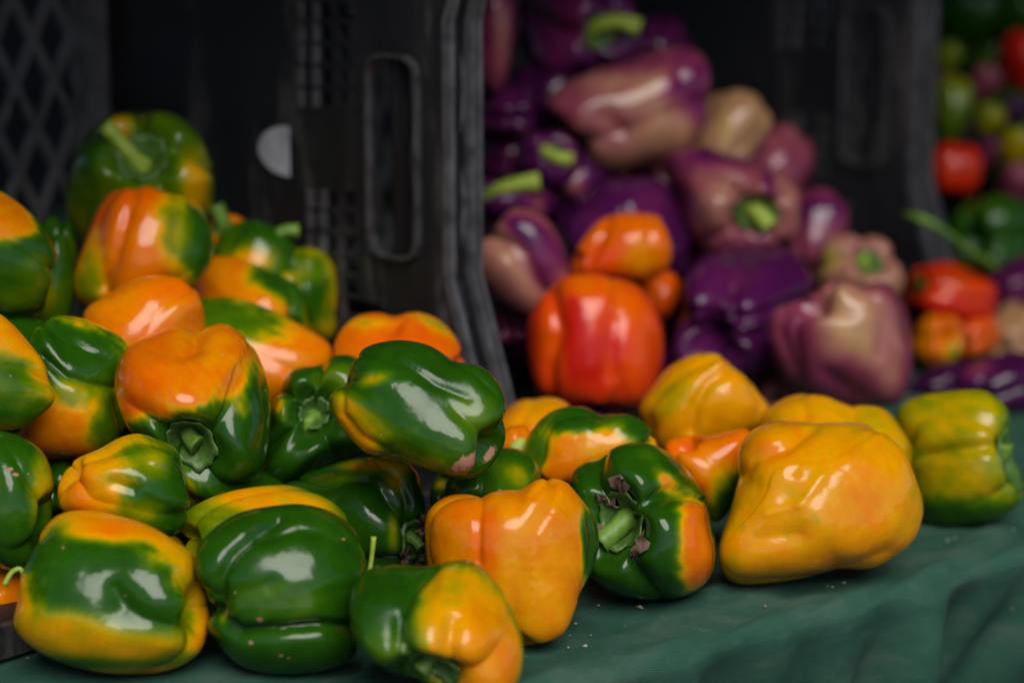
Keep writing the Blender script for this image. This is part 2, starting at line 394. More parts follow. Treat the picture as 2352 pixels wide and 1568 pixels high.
    if stick:
        bx, zc = panel_bz(668, 348); rad = panel_bz(640, 290)[1] - zc + 0.001
        pts = [(bx, zc - rad)] + [(bx + 0.031 * math.sin(a), zc - rad * math.cos(a)) for a in np.linspace(0.12, math.pi - 0.12, 18)] + [(bx, zc + rad)]
        m = MB(); m.prism([P(0.0012, b, z) for b, z in pts], CE * 0.0006)
        s_ = m.done('sticker', M_STICK, root, Rp); s_['label'] = 'white half-round sticker'
    return root
DR = np.array([0.385, 0.460, 0.0])
crate(R1, 'black plastic crate with half-round white sticker beside the green and orange peppers', True)
crate(R1 + DR, 'black plastic crate holding the purple peppers, middle of the row')
crate(R1 + 2 * DR, 'black plastic crate at the far right of the row holding red and green peppers')

# ------------------------------------------------------------------ pepper pigment scales (0 unripe .. up)
GR = [(0.0, (0.008, 0.042, 0.002)), (0.25, (0.018, 0.080, 0.002)), (0.40, (0.070, 0.140, 0.001)), (0.50, (0.20, 0.215, 0.001)), (0.57, (0.38, 0.265, 0.0008)), (0.66, (0.66, 0.285, 0.0005)), (0.82, (0.66, 0.155, 0.0005)), (0.95, (0.66, 0.095, 0.001)), (1.1, (0.66, 0.055, 0.003)), (1.25, (0.50, 0.010, 0.004))]
PU = [(0.0, (0.022, 0.003, 0.024)), (0.3, (0.066, 0.006, 0.058)), (0.5, (0.15, 0.016, 0.070)), (0.65, (0.22, 0.045, 0.070)), (0.8, (0.32, 0.13, 0.095)), (0.95, (0.42, 0.25, 0.10)), (1.1, (0.48, 0.36, 0.05))]
def pigment(fam, m):
    tab = GR if fam == 'g' else PU
    xs = [t[0] for t in tab]
    return np.stack([np.interp(m, xs, [t[1][c] for t in tab]) for c in range(3)] + [np.ones_like(m)], -1)

# ------------------------------------------------------------------ pepper shape
class Shape:
    def __init__(s, seed, n=4, p=2.6, tap=0.82, dm=0.07, de=0.24, sh=0.14, di=0.42, be=0.10, bi=0.22, bend=0.0, noise=0.022, wr=0.0, lobevar=0.25, bulge=0.0, tip=0.0):
        r = np.random.RandomState(seed); s.n = n; s.p = p; s.tap = tap; s.dm = dm; s.de = de; s.sh = sh; s.di = di; s.be = be; s.bi = bi; s.bend = bend; s.bulge = bulge; s.tip = tip
        s.g = (np.arange(n) + r.uniform(-0.5, 0.5, n) * lobevar) * 2 * math.pi / n
        s.g.sort()
        s.hs = 1 + r.uniform(-1, 1, n) * lobevar * 1.4; s.hb = 1 + r.uniform(-1, 1, n) * lobevar * 2.2; s.hr = 1 + r.uniform(-1, 1, n) * lobevar * 0.28
        s.dep = 1 + r.uniform(-0.7, 0.7, n)
        s.w = []
        for _ in range(9):
            d = r.normal(size=3); d /= np.linalg.norm(d); s.w.append((d * r.uniform(1.3, 4.2), r.uniform(0, 6.28), noise * r.uniform(.5, 1.2)))
        if wr:
            for _ in range(12):
                d = r.normal(size=3); d /= np.linalg.norm(d); s.w.append((d * r.uniform(5, 11), r.uniform(0, 6.28), wr * r.uniform(.4, 1)))
        s.gw = r.uniform(0, 6.28, 2)
    def __call__(s, u, phi):
        t = math.pi * u; st, ct = np.sin(t), np.cos(t)
        rho = (np.abs(st) ** s.p + np.abs(ct) ** s.p) ** (-1 / s.p)
        rr = rho * st; z = rho * ct
        ph = (phi + 0.13 * np.sin(2.2 * z + s.gw[0]) + 0.05 * np.sin(5 * z + s.gw[1])) % (2 * math.pi)
        g = s.g; k = np.searchsorted(g, ph.reshape(-1), side='right').reshape(ph.shape) - 1
        kk = k % s.n; a = g[kk] - np.where(k < 0, 2 * math.pi, 0); bnx = (kk + 1) % s.n
        b = g[bnx] + np.where((bnx == 0) & (k >= 0), 2 * math.pi, 0)
        x = np.clip((ph - a) / (b - a), 0, 1) * 2 - 1
        ax = np.abs(x); sm = 0.5 * (ax + 1 - np.sqrt((ax - 1) ** 2 + 0.0009)) + 0.015
        lf = 1 - np.clip(sm, 0, 1) ** 2.6
        grv = np.where(x < 0, s.dep[kk], s.dep[bnx])           # each groove its own depth
        blend = 0.5 + 0.5 * np.cos(np.clip(x, -1, 1) * math.pi)  # 1 mid-lobe, 0 at grooves: lobe variations fade out there
        hr = 1 + (s.hr[kk] - 1) * blend
        dep = s.dm + (s.de - s.dm) * np.abs(ct) ** 1.6
        rad = rr * hr * (1 - dep * grv * (1 - lf))
        q = (1 - z) / 2
        q = np.clip(q, 0, 1); q2 = q * q * (3 - 2 * q)
        rad = rad * (1 + (s.tap - 1) * q2 + s.bulge * np.sin(math.pi * q))
        top = np.clip(ct, 0, 1) ** 0.7; bot = np.clip(-ct, 0, 1) ** 0.7
        bumpm = np.exp(-((rr - 0.58) / 0.30) ** 2)
        z = z + top * (s.sh * (1 + (s.hs[kk] - 1) * blend) * lf * bumpm - s.di * np.exp(-(rr / 0.34) ** 2))
        z = z - bot * (s.be * (1 + (s.hb[kk] - 1) * blend) * lf * bumpm - s.bi * np.exp(-(rr / 0.30) ** 2)) - s.tip * bot * np.exp(-(rr / 0.5) ** 2)
        P = np.stack([rad * np.cos(phi), rad * np.sin(phi), z], -1)
        dsp = sum(am * np.sin(P @ d + ph0) for d, ph0, am in s.w)
        P = P * (1 + dsp)[..., None]
        P[..., 0] += s.bend * (P[..., 2] ** 2 - 0.3)
        return P

def frame_from_axis(axis, roll):
    a = BAS @ np.asarray(axis, float); a /= np.linalg.norm(a)
    ref = U_ if abs(a @ U_) < 0.9 else R_
    x = np.cross(ref, a); x /= np.linalg.norm(x); y = np.cross(a, x)
    c, s_ = math.cos(roll), math.sin(roll)
    return np.stack([x * c + y * s_, y * c - x * s_, a], axis=1)

def fit(shape, bbox, axis, roll, lw, d):
    """centre and 3x3 matrix so that the pepper has this place and outline size at distance d"""
    x0, y0, x1, y1 = bbox
    uu, pp = np.meshgrid(np.linspace(0.01, 0.99, 26), np.linspace(0, 2 * math.pi, 40, endpoint=False), indexing='ij')
    S = shape(uu, pp).reshape(-1, 3)
    sc_ = math.sqrt((x1 - x0) * (y1 - y0)) / 2 * d / FPX
    A = frame_from_axis(axis, roll) @ np.diag([sc_, sc_, sc_ * lw])
    c = at((x0 + x1) / 2, (y0 + y1) / 2, d)
    tot = np.ones(2)
    for _ in range(5):
        X, Y, D = proj(c + S @ A.T)
        kx = (x1 - x0) / (X.max() - X.min()); ky = (y1 - y0) / (Y.max() - Y.min()); kz = math.sqrt(kx * ky)
        A = BAS @ np.diag([kx, ky, kz]) @ BAS.T @ A; tot *= (kx, ky)
        X, Y, D = proj(c + S @ A.T)
        c = c + R_ * ((x0 + x1) / 2 - (X.max() + X.min()) / 2) * d / FPX - U_ * ((y0 + y1) / 2 - (Y.max() + Y.min()) / 2) * d / FPX
    return c, A, c + S @ A.T

PLACED = []
def collides(shape, c, A, pts, skip):
    worst = 0
    inv = np.linalg.inv(A)
    for key, (sh2, c2, A2, inv2, pts2) in skip:
        if np.linalg.norm(c - c2) > 0.2: continue
        q = (pts - c2) @ inv2.T
        f1 = ((np.hypot(q[:, 0], q[:, 1]) ** sh2.p + np.abs(q[:, 2]) ** sh2.p) ** (1 / sh2.p)).min()
        q = (pts2 - c) @ inv.T
        f2 = ((np.hypot(q[:, 0], q[:, 1]) ** shape.p + np.abs(q[:, 2]) ** shape.p) ** (1 / shape.p)).min()
        if min(f1, f2) < 0.86: return True
    return False

def grid(nu, nv, fn):
    """closed surface of revolution-like grid with pole vertices"""
    us = np.linspace(0, 1, nu + 1)[1:-1]; ps = np.linspace(0, 2 * math.pi, nv, endpoint=False)
    uu, pp = np.meshgrid(us, ps, indexing='ij')
    V = fn(uu, pp).reshape(-1, 3)
    t0 = fn(np.full((1, 8), 1e-4), np.linspace(0, 6.28, 8, endpoint=False)[None]).reshape(-1, 3).mean(0)
    t1 = fn(np.full((1, 8), 1 - 1e-4), np.linspace(0, 6.28, 8, endpoint=False)[None]).reshape(-1, 3).mean(0)
    n = len(V); V = np.vstack([V, t0, t1]); m = len(us)
    i = np.arange(m * nv).reshape(m, nv); j = np.roll(i, -1, axis=1)
    F = [tuple(f) for f in np.stack([i[:-1], i[1:], j[1:], j[:-1]], -1).reshape(-1, 4).tolist()]
    F += [(n, a, b) for a, b in zip(i[0].tolist(), j[0].tolist())]
    F += [(n + 1, b, a) for a, b in zip(i[-1].tolist(), j[-1].tolist())]
    return V, F

def vnoise(P, seed, scale, octs=3):
    r = np.random.RandomState(seed); out = 0; a = 1.0
    for _ in range(octs):
        for _k in range(4):
            d = r.normal(size=3); d /= np.linalg.norm(d); out = out + a * 0.35 * np.sin(P @ d * scale * r.uniform(.7, 1.4) + r.uniform(0, 6.28))
        a *= 0.55; scale *= 2.1
    return out

def tube(pts, radii, nseg=12, sub=6, ribs=0.08):
    pts = np.asarray(pts, float); n = len(pts)
    ext = np.vstack([2 * pts[0] - pts[1], pts, 2 * pts[-1] - pts[-2]]); er = np.concatenate([[radii[0]], radii, [radii[-1]]])
    C, Rr = [], []
    for i in range(1, n):
        for t in np.linspace(0, 1, sub, endpoint=(i == n - 1)):
            a, b, c, d = ext[i - 1], ext[i], ext[i + 1], ext[i + 2]
            C.append(0.5 * (2 * b + (c - a) * t + (2 * a - 5 * b + 4 * c - d) * t * t + (-a + 3 * b - 3 * c + d) * t ** 3)); Rr.append(er[i] * (1 - t) + er[i + 1] * t)
    C = np.array(C); V = []; F = []
    T = np.gradient(C, axis=0); T /= np.linalg.norm(T, axis=1)[:, None]
    nx = np.cross(T[0], [0.3, 0.5, 0.81]); nx /= np.linalg.norm(nx)
    for i in range(len(C)):
        nx = nx - T[i] * (nx @ T[i]); nx /= np.linalg.norm(nx); ny = np.cross(T[i], nx)
        for k in range(nseg):
            a = 2 * math.pi * k / nseg; rr = Rr[i] * (1 + ribs * math.cos(5 * a))
            V.append(C[i] + (nx * math.cos(a) + ny * math.sin(a)) * rr)
    for i in range(len(C) - 1):
        for k in range(nseg):
            F.append((i * nseg + k, i * nseg + (k + 1) % nseg, (i + 1) * nseg + (k + 1) % nseg, (i + 1) * nseg + k))
    m = (len(C) - 1) * nseg; V.append(C[-1] - T[-1] * Rr[-1] * 0.35); e = len(V) - 1
    F += [(m + k, m + (k + 1) % nseg, e) for k in range(nseg)]
    F.append(tuple(range(nseg))[::-1])
    return np.array(V), F


# ------------------------------------------------------------------ profiles and folds of single peppers
OUT, CRE = {}, {}
def prof(label, pts, folds=()):
    OUT[label] = pts
    if folds: CRE[label] = folds
prof('green and yellow pepper nearest the viewer, stem pointing down at table edge', [(800,1374),(812,1334),(850,1304),(915,1294),(975,1299),(1030,1286),(1080,1286),(1130,1324),(1170,1384),(1200,1464),(1203,1534),(1175,1600),(1110,1620),(1030,1600),(960,1560),(910,1549),(870,1529),(820,1479),(802,1424)], [([(995,1304),(950,1359),(915,1434),(908,1494),(915,1545)],10,14),([(1040,1430),(1032,1480),(1040,1530)],24,24)])
prof('large green pepper with bright yellow lower band, bottom left corner', [(135,1179),(210,1171),(280,1184),(350,1209),(415,1249),(445,1274),(465,1344),(482,1394),(470,1474),(435,1519),(370,1544),(280,1549),(200,1539),(120,1514),(55,1474),(27,1434),(30,1414),(42,1399),(45,1329),(60,1294),(95,1224)], [([(262,1350),(290,1395),(330,1420),(415,1445)],22,13),([(60,1405),(160,1420),(280,1460),(420,1490)],30,-5)])
prof('all-green blocky pepper lying on its side in the front row', [(445,1314),(450,1264),(480,1224),(530,1184),(600,1164),(690,1156),(760,1174),(810,1209),(830,1244),(845,1314),(830,1349),(812,1429),(825,1484),(800,1519),(725,1544),(625,1549),(550,1529),(505,1484),(475,1439),(472,1419),(485,1399),(465,1359)], [([(640,1190),(580,1228),(530,1274),(502,1324),(505,1384),(488,1408)],14,26),([(488,1412),(550,1454),(650,1449),(750,1439),(830,1449)],16,32),([(600,1240),(690,1215),(780,1225)],12,9),([(560,1360),(620,1340)],20,8)])
prof('smooth orange pepper standing upright on the cloth, fully orange front', [(978,1184),(995,1159),(1030,1136),(1080,1134),(1105,1141),(1130,1129),(1170,1124),(1206,1124),(1221,1104),(1251,1094),(1281,1095),(1306,1109),(1326,1134),(1351,1164),(1372,1199),(1378,1244),(1366,1304),(1336,1359),(1316,1414),(1301,1449),(1271,1469),(1206,1482),(1110,1470),(1040,1420),(1000,1360),(980,1290),(976,1230)], [([(1104,1138),(1100,1184),(1098,1290)],9,10),([(1225,1138),(1248,1116),(1278,1104)],8,9),([(1346,1154),(1361,1234),(1351,1309),(1331,1374)],8,9)])
prof('green pepper with one orange side, thick stem and dried calyx facing the viewer', [(1308,1104),(1321,1074),(1351,1056),(1381,1054),(1396,1034),(1431,1019),(1476,1016),(1521,1029),(1561,1059),(1591,1094),(1616,1134),(1636,1199),(1645,1259),(1641,1309),(1616,1344),(1576,1369),(1516,1379),(1456,1374),(1401,1359),(1361,1329),(1341,1284),(1326,1224),(1316,1164)], ())
prof('big wrinkled amber pepper with a pointed end, alone on the right of the cloth', [(1691,1064),(1696,1034),(1714,999),(1751,974),(1796,965),(1841,968),(1901,969),(1966,970),(2016,984),(2051,1009),(2081,1044),(2106,1104),(2121,1164),(2116,1209),(2096,1249),(2056,1279),(2016,1304),(1956,1309),(1926,1306),(1851,1326),(1776,1339),(1706,1344),(1671,1334),(1656,1314),(1648,1274),(1656,1234),(1676,1174),(1696,1094)], [([(1880,972),(1801,1029),(1736,1049),(1700,1090)],15,18),([(1836,1160),(1891,1089)],12,-6),([(1760,1180),(1830,1160)],10,-4),([(1740,1240),(1830,1230)],26,9),([(1960,1300),(2040,1265)],14,6)])
prof('lime green pepper with yellow cheeks at the right end of the cloth', [(2056,949),(2076,924),(2126,904),(2201,895),(2256,895),(2291,914),(2316,939),(2321,974),(2321,1024),(2331,1064),(2348,1104),(2348,1144),(2321,1174),(2276,1199),(2176,1209),(2126,1204),(2095,1170),(2080,1100),(2060,1010)], [([(2090,1052),(2201,1031),(2320,1018)],18,18)])
prof('glossy green pepper tilted on top of the heap, pinkish soil on its end', [(755,919),(760,899),(795,884),(800,849),(820,814),(860,789),(925,780),(990,794),(1040,826),(1075,834),(1115,844),(1150,884),(1165,934),(1155,959),(1163,994),(1150,1039),(1115,1084),(1075,1101),(1020,1099),(950,1069),(890,1049),(845,1044),(805,1009),(765,959)], [([(790,886),(855,862)],8,8),([(785,889),(785,949),(825,999),(890,1036)],8,11),([(900,815),(1000,884),(1075,914)],11,6),([(1036,822),(1100,864),(1140,904)],9,10)])
prof('green pepper with a twisted calyx between the orange and tilted green ones', [(617,949),(640,899),(670,849),(730,838),(760,817),(810,815),(835,834),(855,909),(875,1009),(850,1044),(780,1064),(700,1099),(645,1129),(590,1104),(580,1079),(590,1024),(615,984)], ())
prof('orange-shouldered pepper with a green underside and stubby stem facing out', [(345,770),(400,750),(430,753),(450,765),(480,747),(520,742),(560,770),(590,810),(610,860),(620,920),(618,1000),(600,1080),(560,1130),(510,1155),(450,1150),(400,1100),(330,1020),(290,980),(268,920),(262,870),(280,810),(310,785)], [([(450,762),(446,800),(420,815)],14,9),([(330,800),(420,815),(520,790)],22,5)])
prof('green pepper with orange ridge and brown dried calyx at its right end', [(643,1129),(670,1104),(720,1079),(780,1059),(850,1047),(910,1047),(945,1064),(965,1094),(972,1134),(978,1190),(978,1240),(970,1290),(900,1314),(850,1324),(750,1300),(670,1220)], [([(860,1055),(915,1094),(937,1159),(932,1214)],10,14)])
prof('yellow pepper with green right side in the second row at left', [(132,1124),(145,1089),(175,1054),(230,1029),(275,1004),(320,995),(365,1009),(405,1029),(418,1064),(425,1114),(440,1154),(430,1184),(410,1224),(350,1240),(250,1214),(165,1184),(135,1164)], [([(262,1108),(305,1122)],18,14),([(340,1065),(425,1095)],16,9)])
prof('yellow pepper with a pointed tip poking in from the left edge', [(-150,850),(-100,760),(-20,715),(20,735),(70,790),(105,840),(112,880),(128,905),(120,930),(60,980),(0,990),(-80,985),(-140,930)], ())
prof('orange and green pepper at the left, green cheek above an orange belly', [(70,775),(100,735),(160,725),(230,745),(300,790),(304,850),(295,930),(280,1000),(230,1040),(130,1055),(60,1040),(45,980),(55,880)], [([(95,815),(150,865),(200,882),(275,892)],10,14)])
prof('long orange pepper with a green upper edge behind the orange-shouldered one', [(345,760),(380,715),(460,685),(540,682),(620,710),(700,750),(760,790),(765,840),(720,900),(650,930),(560,960),(450,940),(370,850)], ())
prof('plain orange pepper lying below the red-orange one in the heap', [(190,725),(240,680),(310,640),(380,632),(430,650),(462,690),(470,790),(420,890),(310,915),(205,850)], ())
prof('red-orange pepper with a green right side below the topmost pepper', [(168,640),(185,580),(215,500),(250,445),(300,428),(345,428),(390,445),(440,455),(475,500),(492,560),(480,620),(440,660),(380,690),(320,715),(240,710),(180,690)], [([(310,432),(285,520),(262,600),(235,660)],14,18),([(415,460),(400,560),(385,660)],16,6)])
prof('green pepper with yellow patches and a slanting stem at the top of heap', [(148,470),(155,410),(180,340),(215,290),(260,262),(310,258),(325,262),(350,253),(400,262),(440,290),(470,335),(490,390),(495,440),(485,490),(430,540),(300,590),(190,570),(155,520)], [([(325,258),(330,300),(338,340)],10,14)])
prof('yellow and green pepper with a hooked stem beside the black crate panel', [(680,570),(715,567),(750,580),(772,615),(780,665),(777,725),(760,780),(700,795),(640,750),(600,650),(600,605),(640,575)], [([(690,575),(690,640),(700,740)],9,12)])
prof('orange pepper with pale reflection and green right flank, upper heap', [(430,640),(450,605),(500,588),(540,590),(590,605),(640,630),(690,660),(705,730),(690,800),(600,830),(500,800),(435,720)], ())
prof('green-topped yellow pepper half hidden below the crate sticker', [(492,560),(520,525),(570,504),(620,515),(665,545),(700,600),(710,680),(620,740),(510,690),(480,620)], ())
prof('pepper with green shoulders and orange face behind the upright orange one', [(1203,1024),(1216,994),(1251,954),(1296,934),(1346,934),(1376,951),(1426,949),(1456,954),(1486,979),(1508,1011),(1496,1064),(1426,1130),(1301,1140),(1226,1100),(1206,1064)], [([(1376,945),(1395,985)],14,6)])
prof('golden yellow pepper leaning back below the purple peppers', [(1466,939),(1501,884),(1536,844),(1586,816),(1626,810),(1661,819),(1678,839),(1716,869),(1746,909),(1768,934),(1751,984),(1676,1030),(1576,1050),(1521,1030),(1486,984)], [([(1680,838),(1626,879),(1596,929),(1586,990)],14,16)])
prof('orange-red pepper with a green lower side squeezed beside the amber pepper', [(1526,1024),(1576,999),(1626,999),(1676,989),(1721,986),(1735,1040),(1720,1100),(1690,1150),(1650,1200),(1616,1174),(1560,1090)], ())
prof('amber pepper with a shallow hollow top behind the big wrinkled one', [(1750,960),(1780,925),(1830,905),(1890,908),(1940,925),(2000,930),(2040,945),(2070,985),(2095,1040),(2050,1130),(1850,1140),(1760,1050)], [([(1950,925),(1960,960)],20,10),([(1840,905),(1850,960)],14,6)])
prof('big brownish mauve pepper lying across the purple heap, purple right end', [(1249,243),(1287,200),(1363,162),(1460,130),(1530,111),(1579,108),(1617,130),(1633,167),(1627,232),(1611,302),(1568,351),(1482,383),(1406,394),(1352,373),(1325,324),(1293,275)], [([(1545,112),(1568,178),(1600,250)],14,14),([(1390,270),(1430,300)],18,14)])
prof('dark purple pepper with a curved lime stem at the top of the purple heap', [(1190,60),(1200,-40),(1280,-90),(1400,-80),(1450,0),(1470,60),(1480,100),(1440,150),(1350,170),(1260,190),(1210,150)], ())
prof('large mauve pepper with its green stem hanging down', [(1514,378),(1530,351),(1595,335),(1676,351),(1746,373),(1800,400),(1838,448),(1838,486),(1833,540),(1784,572),(1703,583),(1622,583),(1584,540),(1557,459)], [([(1735,400),(1700,430),(1692,486),(1703,551)],18,16),([(1775,385),(1790,440)],10,12)])
prof('red and orange pepper standing at the mouth of the purple crate', [(1209,756),(1228,702),(1260,659),(1298,632),(1363,629),(1433,643),(1482,670),(1514,724),(1525,783),(1520,850),(1490,920),(1430,940),(1330,940),(1250,920),(1220,860)], [([(1266,665),(1284,756),(1260,842),(1265,920)],16,20),([(1410,740),(1406,790),(1400,860)],22,14)])
prof('orange pepper balanced above the red one in the purple crate', [(1314,621),(1325,572),(1363,518),(1406,491),(1471,489),(1514,497),(1536,540),(1544,583),(1530,621),(1482,648),(1406,643),(1341,637)], [([(1400,495),(1385,540),(1350,600)],14,12),([(1500,500),(1490,570),(1500,640)],18,8)])
prof('glossy dark purple pepper with deep folds between red and mauve ones', [(1571,648),(1584,616),(1622,583),(1676,572),(1773,567),(1827,583),(1854,616),(1870,659),(1854,702),(1800,760),(1790,830),(1730,865),(1622,868),(1552,842),(1544,778),(1563,713)], [([(1560,715),(1640,722),(1720,735),(1860,670)],14,22),([(1690,575),(1675,640),(1690,720)],12,16),([(1640,722),(1665,790),(1655,865)],12,14)])
prof('mauve pepper with a yellow-tan face in front of the purple heap', [(1762,767),(1773,713),(1806,697),(1860,680),(1903,648),(1946,648),(1989,653),(2022,643),(2054,664),(2081,707),(2092,767),(2097,820),(2085,890),(2060,930),(2000,935),(1900,925),(1830,900),(1785,850)], [([(1989,650),(2032,729),(2022,810)],12,10),([(1806,700),(1790,756),(1822,842)],12,12),([(1900,860),(1960,900)],20,12)])
prof('dark purple pepper directly behind the balanced orange one', [(1275,500),(1320,470),(1384,416),(1460,405),(1525,416),(1557,459),(1584,513),(1584,583),(1557,637),(1400,650),(1300,620)], [([(1430,405),(1420,470),(1440,520)],16,14)])
prof('lumpy orange pepper in front of the crate mouth rim', [(768,800),(780,760),(820,725),(870,717),(905,726),(950,716),(1000,728),(1040,765),(1060,810),(1063,860),(1000,900),(850,900),(780,860)], ())

SEED = [100]
def make_warp(c, W, outline):
    """push the pepper's girth out or in, all round its own centre, so that its profile takes the given outline"""
    X, Y, D = proj(W); cx, cy, _ = proj(c[None])
    cx, cy = float(cx[0]), float(cy[0]); NB = 120
    th = np.arctan2(Y - cy, X - cx); r = np.hypot(X - cx, Y - cy)
    b = ((th + math.pi) / (2 * math.pi) * NB).astype(int) % NB
    cur = np.zeros(NB); np.maximum.at(cur, b, r)
    for i in range(NB):
        if cur[i] == 0: cur[i] = max(cur[i - 1], cur[(i + 1) % NB])
    pts = np.asarray(outline, float); n = len(pts)
    dense = []
    for i in range(n):                                          # rounded outline through the given points
        p0, p1, p2, p3 = pts[i - 1], pts[i], pts[(i + 1) % n], pts[(i + 2) % n]
        for t in np.linspace(0, 1, 24, endpoint=False):
            dense.append(0.5 * (2 * p1 + (p2 - p0) * t + (2 * p0 - 5 * p1 + 4 * p2 - p3) * t * t + (-p0 + 3 * p1 - 3 * p2 + p3) * t ** 3))
    dense = np.array(dense); dt = np.arctan2(dense[:, 1] - cy, dense[:, 0] - cx); dr = np.hypot(dense[:, 1] - cy, dense[:, 0] - cx)
    o = np.argsort(dt); ang = (np.arange(NB) + 0.5) / NB * 2 * math.pi - math.pi
    tgt = np.interp(ang, dt[o], dr[o], period=2 * math.pi)
    k = tgt / cur
    k = sum(w * np.roll(k, s) for s, w in ((-2, .1), (-1, .22), (0, .36), (1, .22), (2, .1)))
    def warp(P):
        x, y, d = proj(P); t = np.arctan2(y - cy, x - cx); rr = np.hypot(x - cx, y - cy)
        kk = np.interp(t, ang, k, period=2 * math.pi); cc = np.interp(t, ang, cur, period=2 * math.pi)
        s = np.clip((rr / cc - 0.1) / 0.75, 0, 1); s = s * s * (3 - 2 * s)
        f = (1 + (kk - 1) * s) - 1
        return P + R_[None] * ((x - cx) * f * d / FPX)[:, None] - U_[None] * ((y - cy) * f * d / FPX)[:, None]
    return warp

def pepper(label, bbox, axis, d, m0, patches=(), fam='g', outline=None, creases=(), n=4, roll=0.0, lw=1.0, stem=None, cal=0.0, dry=0, group='mixed bell peppers heaped at the stall', dents=(), soil=None, hi=True, res=None, seed=None, auto=True, zmin=0.0, mnoise=0.06, pale=False, dmin=None, **sk):
    SEED[0] += 1; seed = seed or SEED[0]
    if fam == 'p':
        for k_, v_ in (('dm', 0.11), ('de', 0.30), ('noise', 0.032), ('p', 2.9), ('lobevar', 0.4)): sk.setdefault(k_, v_)
    shape = Shape(seed, n=n, **sk)
    if label in OUT: outline = OUT[label]
    if label in CRE: creases = CRE[label]
    if outline:
        oa = np.asarray(outline, float); bbox = (oa[:, 0].min(), oa[:, 1].min(), oa[:, 0].max(), oa[:, 1].max())
    x0, y0, x1, y1 = bbox
    if d == 'rest':
        lo, hi_ = 0.9, 3.2
        for _ in range(24):
            mid = (lo + hi_) / 2
            _, _, pts = fit(shape, bbox, axis, roll, lw, mid)
            if pts[:, 2].min() > zmin - 0.0012: lo = mid
            else: hi_ = mid
        d = lo
    elif auto:
        dd = d
        for k in range(40):
            c, A, pts = fit(shape, bbox, axis, roll, lw, dd)
            if pts[:, 2].min() < zmin: dd -= 0.006; break
            if not collides(shape, c, A, pts, PLACED): break
            dd += 0.006
        else: dd = d
        d = dd
    c, A, pts = fit(shape, bbox, axis, roll, lw, d)
    PLACED.append((label, (shape, c, A, np.linalg.inv(A), pts)))
    px = d / FPX
    if res is None: res = (112, 180) if hi else (64, 104)
    V, F = grid(res[0], res[1], shape)
    W = c + V @ A.T
    warp = make_warp(c, W, outline) if outline else (lambda P: P)
    W = warp(W)
    X, Y, D = proj(W)
    def anchor(x, y):
        dist = np.hypot(X - x, Y - y); near = dist < max(14, dist.min() + 6)
        i = np.where(near)[0]; return W[i[np.argmin(D[i])]]
    for (x, y, r, dep) in dents:
        p = anchor(x, y); dist = np.linalg.norm(W - p, axis=1) / px
        wgt = np.exp(-(dist / r) ** 2)
        W = W + (F_ * 0.8 + (c - p) / np.linalg.norm(c - p) * 0.6)[None] * (wgt * dep * px)[:, None]
    rad_ = 0.5 * math.sqrt((x1 - x0) * (y1 - y0)) * px
    for (line, wd, dep) in creases:
        line = np.asarray(line, float); best = np.full(len(W), 1e9)
        for i in range(len(line) - 1):
            a, b_ = line[i], line[i + 1]; ab = b_ - a
            t = np.clip(((X - a[0]) * ab[0] + (Y - a[1]) * ab[1]) / (ab @ ab), 0, 1)
            dd_ = np.hypot(X - a[0] - ab[0] * t, Y - a[1] - ab[1] * t)
            taper_ = 1.0
            best = np.minimum(best, dd_)
        front = np.clip(0.35 + ((c - W) @ F_) / (0.8 * rad_), 0, 1)
        wgt = (0.55 * np.exp(-(best / wd) ** 2) + 0.45 * np.exp(-np.abs(best) / wd)) * front
        inw = (c - W) / np.linalg.norm(c - W, axis=1)[:, None]
        W = W + (F_[None] * 0.55 + inw * 0.65) * (wgt * dep * px)[:, None]
    nz = vnoise((W - c) / (px * 100), seed + 7, 2.2)
    phv = np.arctan2(V[:, 1], V[:, 0]); rgs = np.random.RandomState(seed + 21)
    streak = sum(np.sin(k * phv + rgs.uniform(0, 6.28) + 1.5 * np.sin(1.7 * V[:, 2] + rgs.uniform(0, 6))) / 3.0 for k in (7, 11, 17, 23, 31, 41))
    mott = vnoise((W - c) / (px * 100), seed + 31, 9.0)
    m = np.full(len(W), float(m0)) + mnoise * vnoise((W - c) / (px * 100), seed + 3, 1.6)
    for pt in patches:
        x, y, rx, ry, mv = pt[:5]; soft = (pt[5] if len(pt) > 5 else 0.35) * 1.7; rot = math.radians(pt[6]) if len(pt) > 6 else 0
        p = anchor(x, y); q = (W - p) / px
        qx, qy, qz = q @ R_, q @ U_, q @ F_
        cx, cy = qx * math.cos(rot) + qy * math.sin(rot), -qx * math.sin(rot) + qy * math.cos(rot)
        dist = np.sqrt((cx / rx) ** 2 + (cy / ry) ** 2 + (qz / max(rx, ry)) ** 2) + 0.15 * nz + 0.055 * streak + 0.07 * mott
        w = np.clip((1 + soft - dist) / (2 * soft), 0, 1); w = w * w * (3 - 2 * w)
        m = m * (1 - w) + (mv + mnoise * 0.6 * nz) * w
    m = m + 0.035 * mott
    base = W[np.argmin(W[:, 2])].copy()
    root = empty('bell_pepper', tuple(base)); tag(root, label, 'bell pepper', group)
    o = mesh_obj('flesh', W - base, F, M_SKIN, root)
    ca = o.data.color_attributes.new('pigment', 'FLOAT_COLOR', 'POINT')
    ca.data.foreach_set('color', pigment(fam, m).astype(np.float32).reshape(-1))
    sa = o.data.attributes.new('soil', 'FLOAT', 'POINT')
    sv = np.zeros(len(W), np.float32)
    if soil:
        for (x, y, rx, ry, rot) in soil:
            p = anchor(x, y); q = (W - p) / px; qx, qy, qz = q @ R_, q @ U_, q @ F_; rot = math.radians(rot)
            cx, cy = qx * math.cos(rot) + qy * math.sin(rot), -qx * math.sin(rot) + qy * math.cos(rot)
            sv = np.maximum(sv, np.exp(-((cx / rx) ** 2 + (cy / ry) ** 2 + (qz / 80) ** 2)))
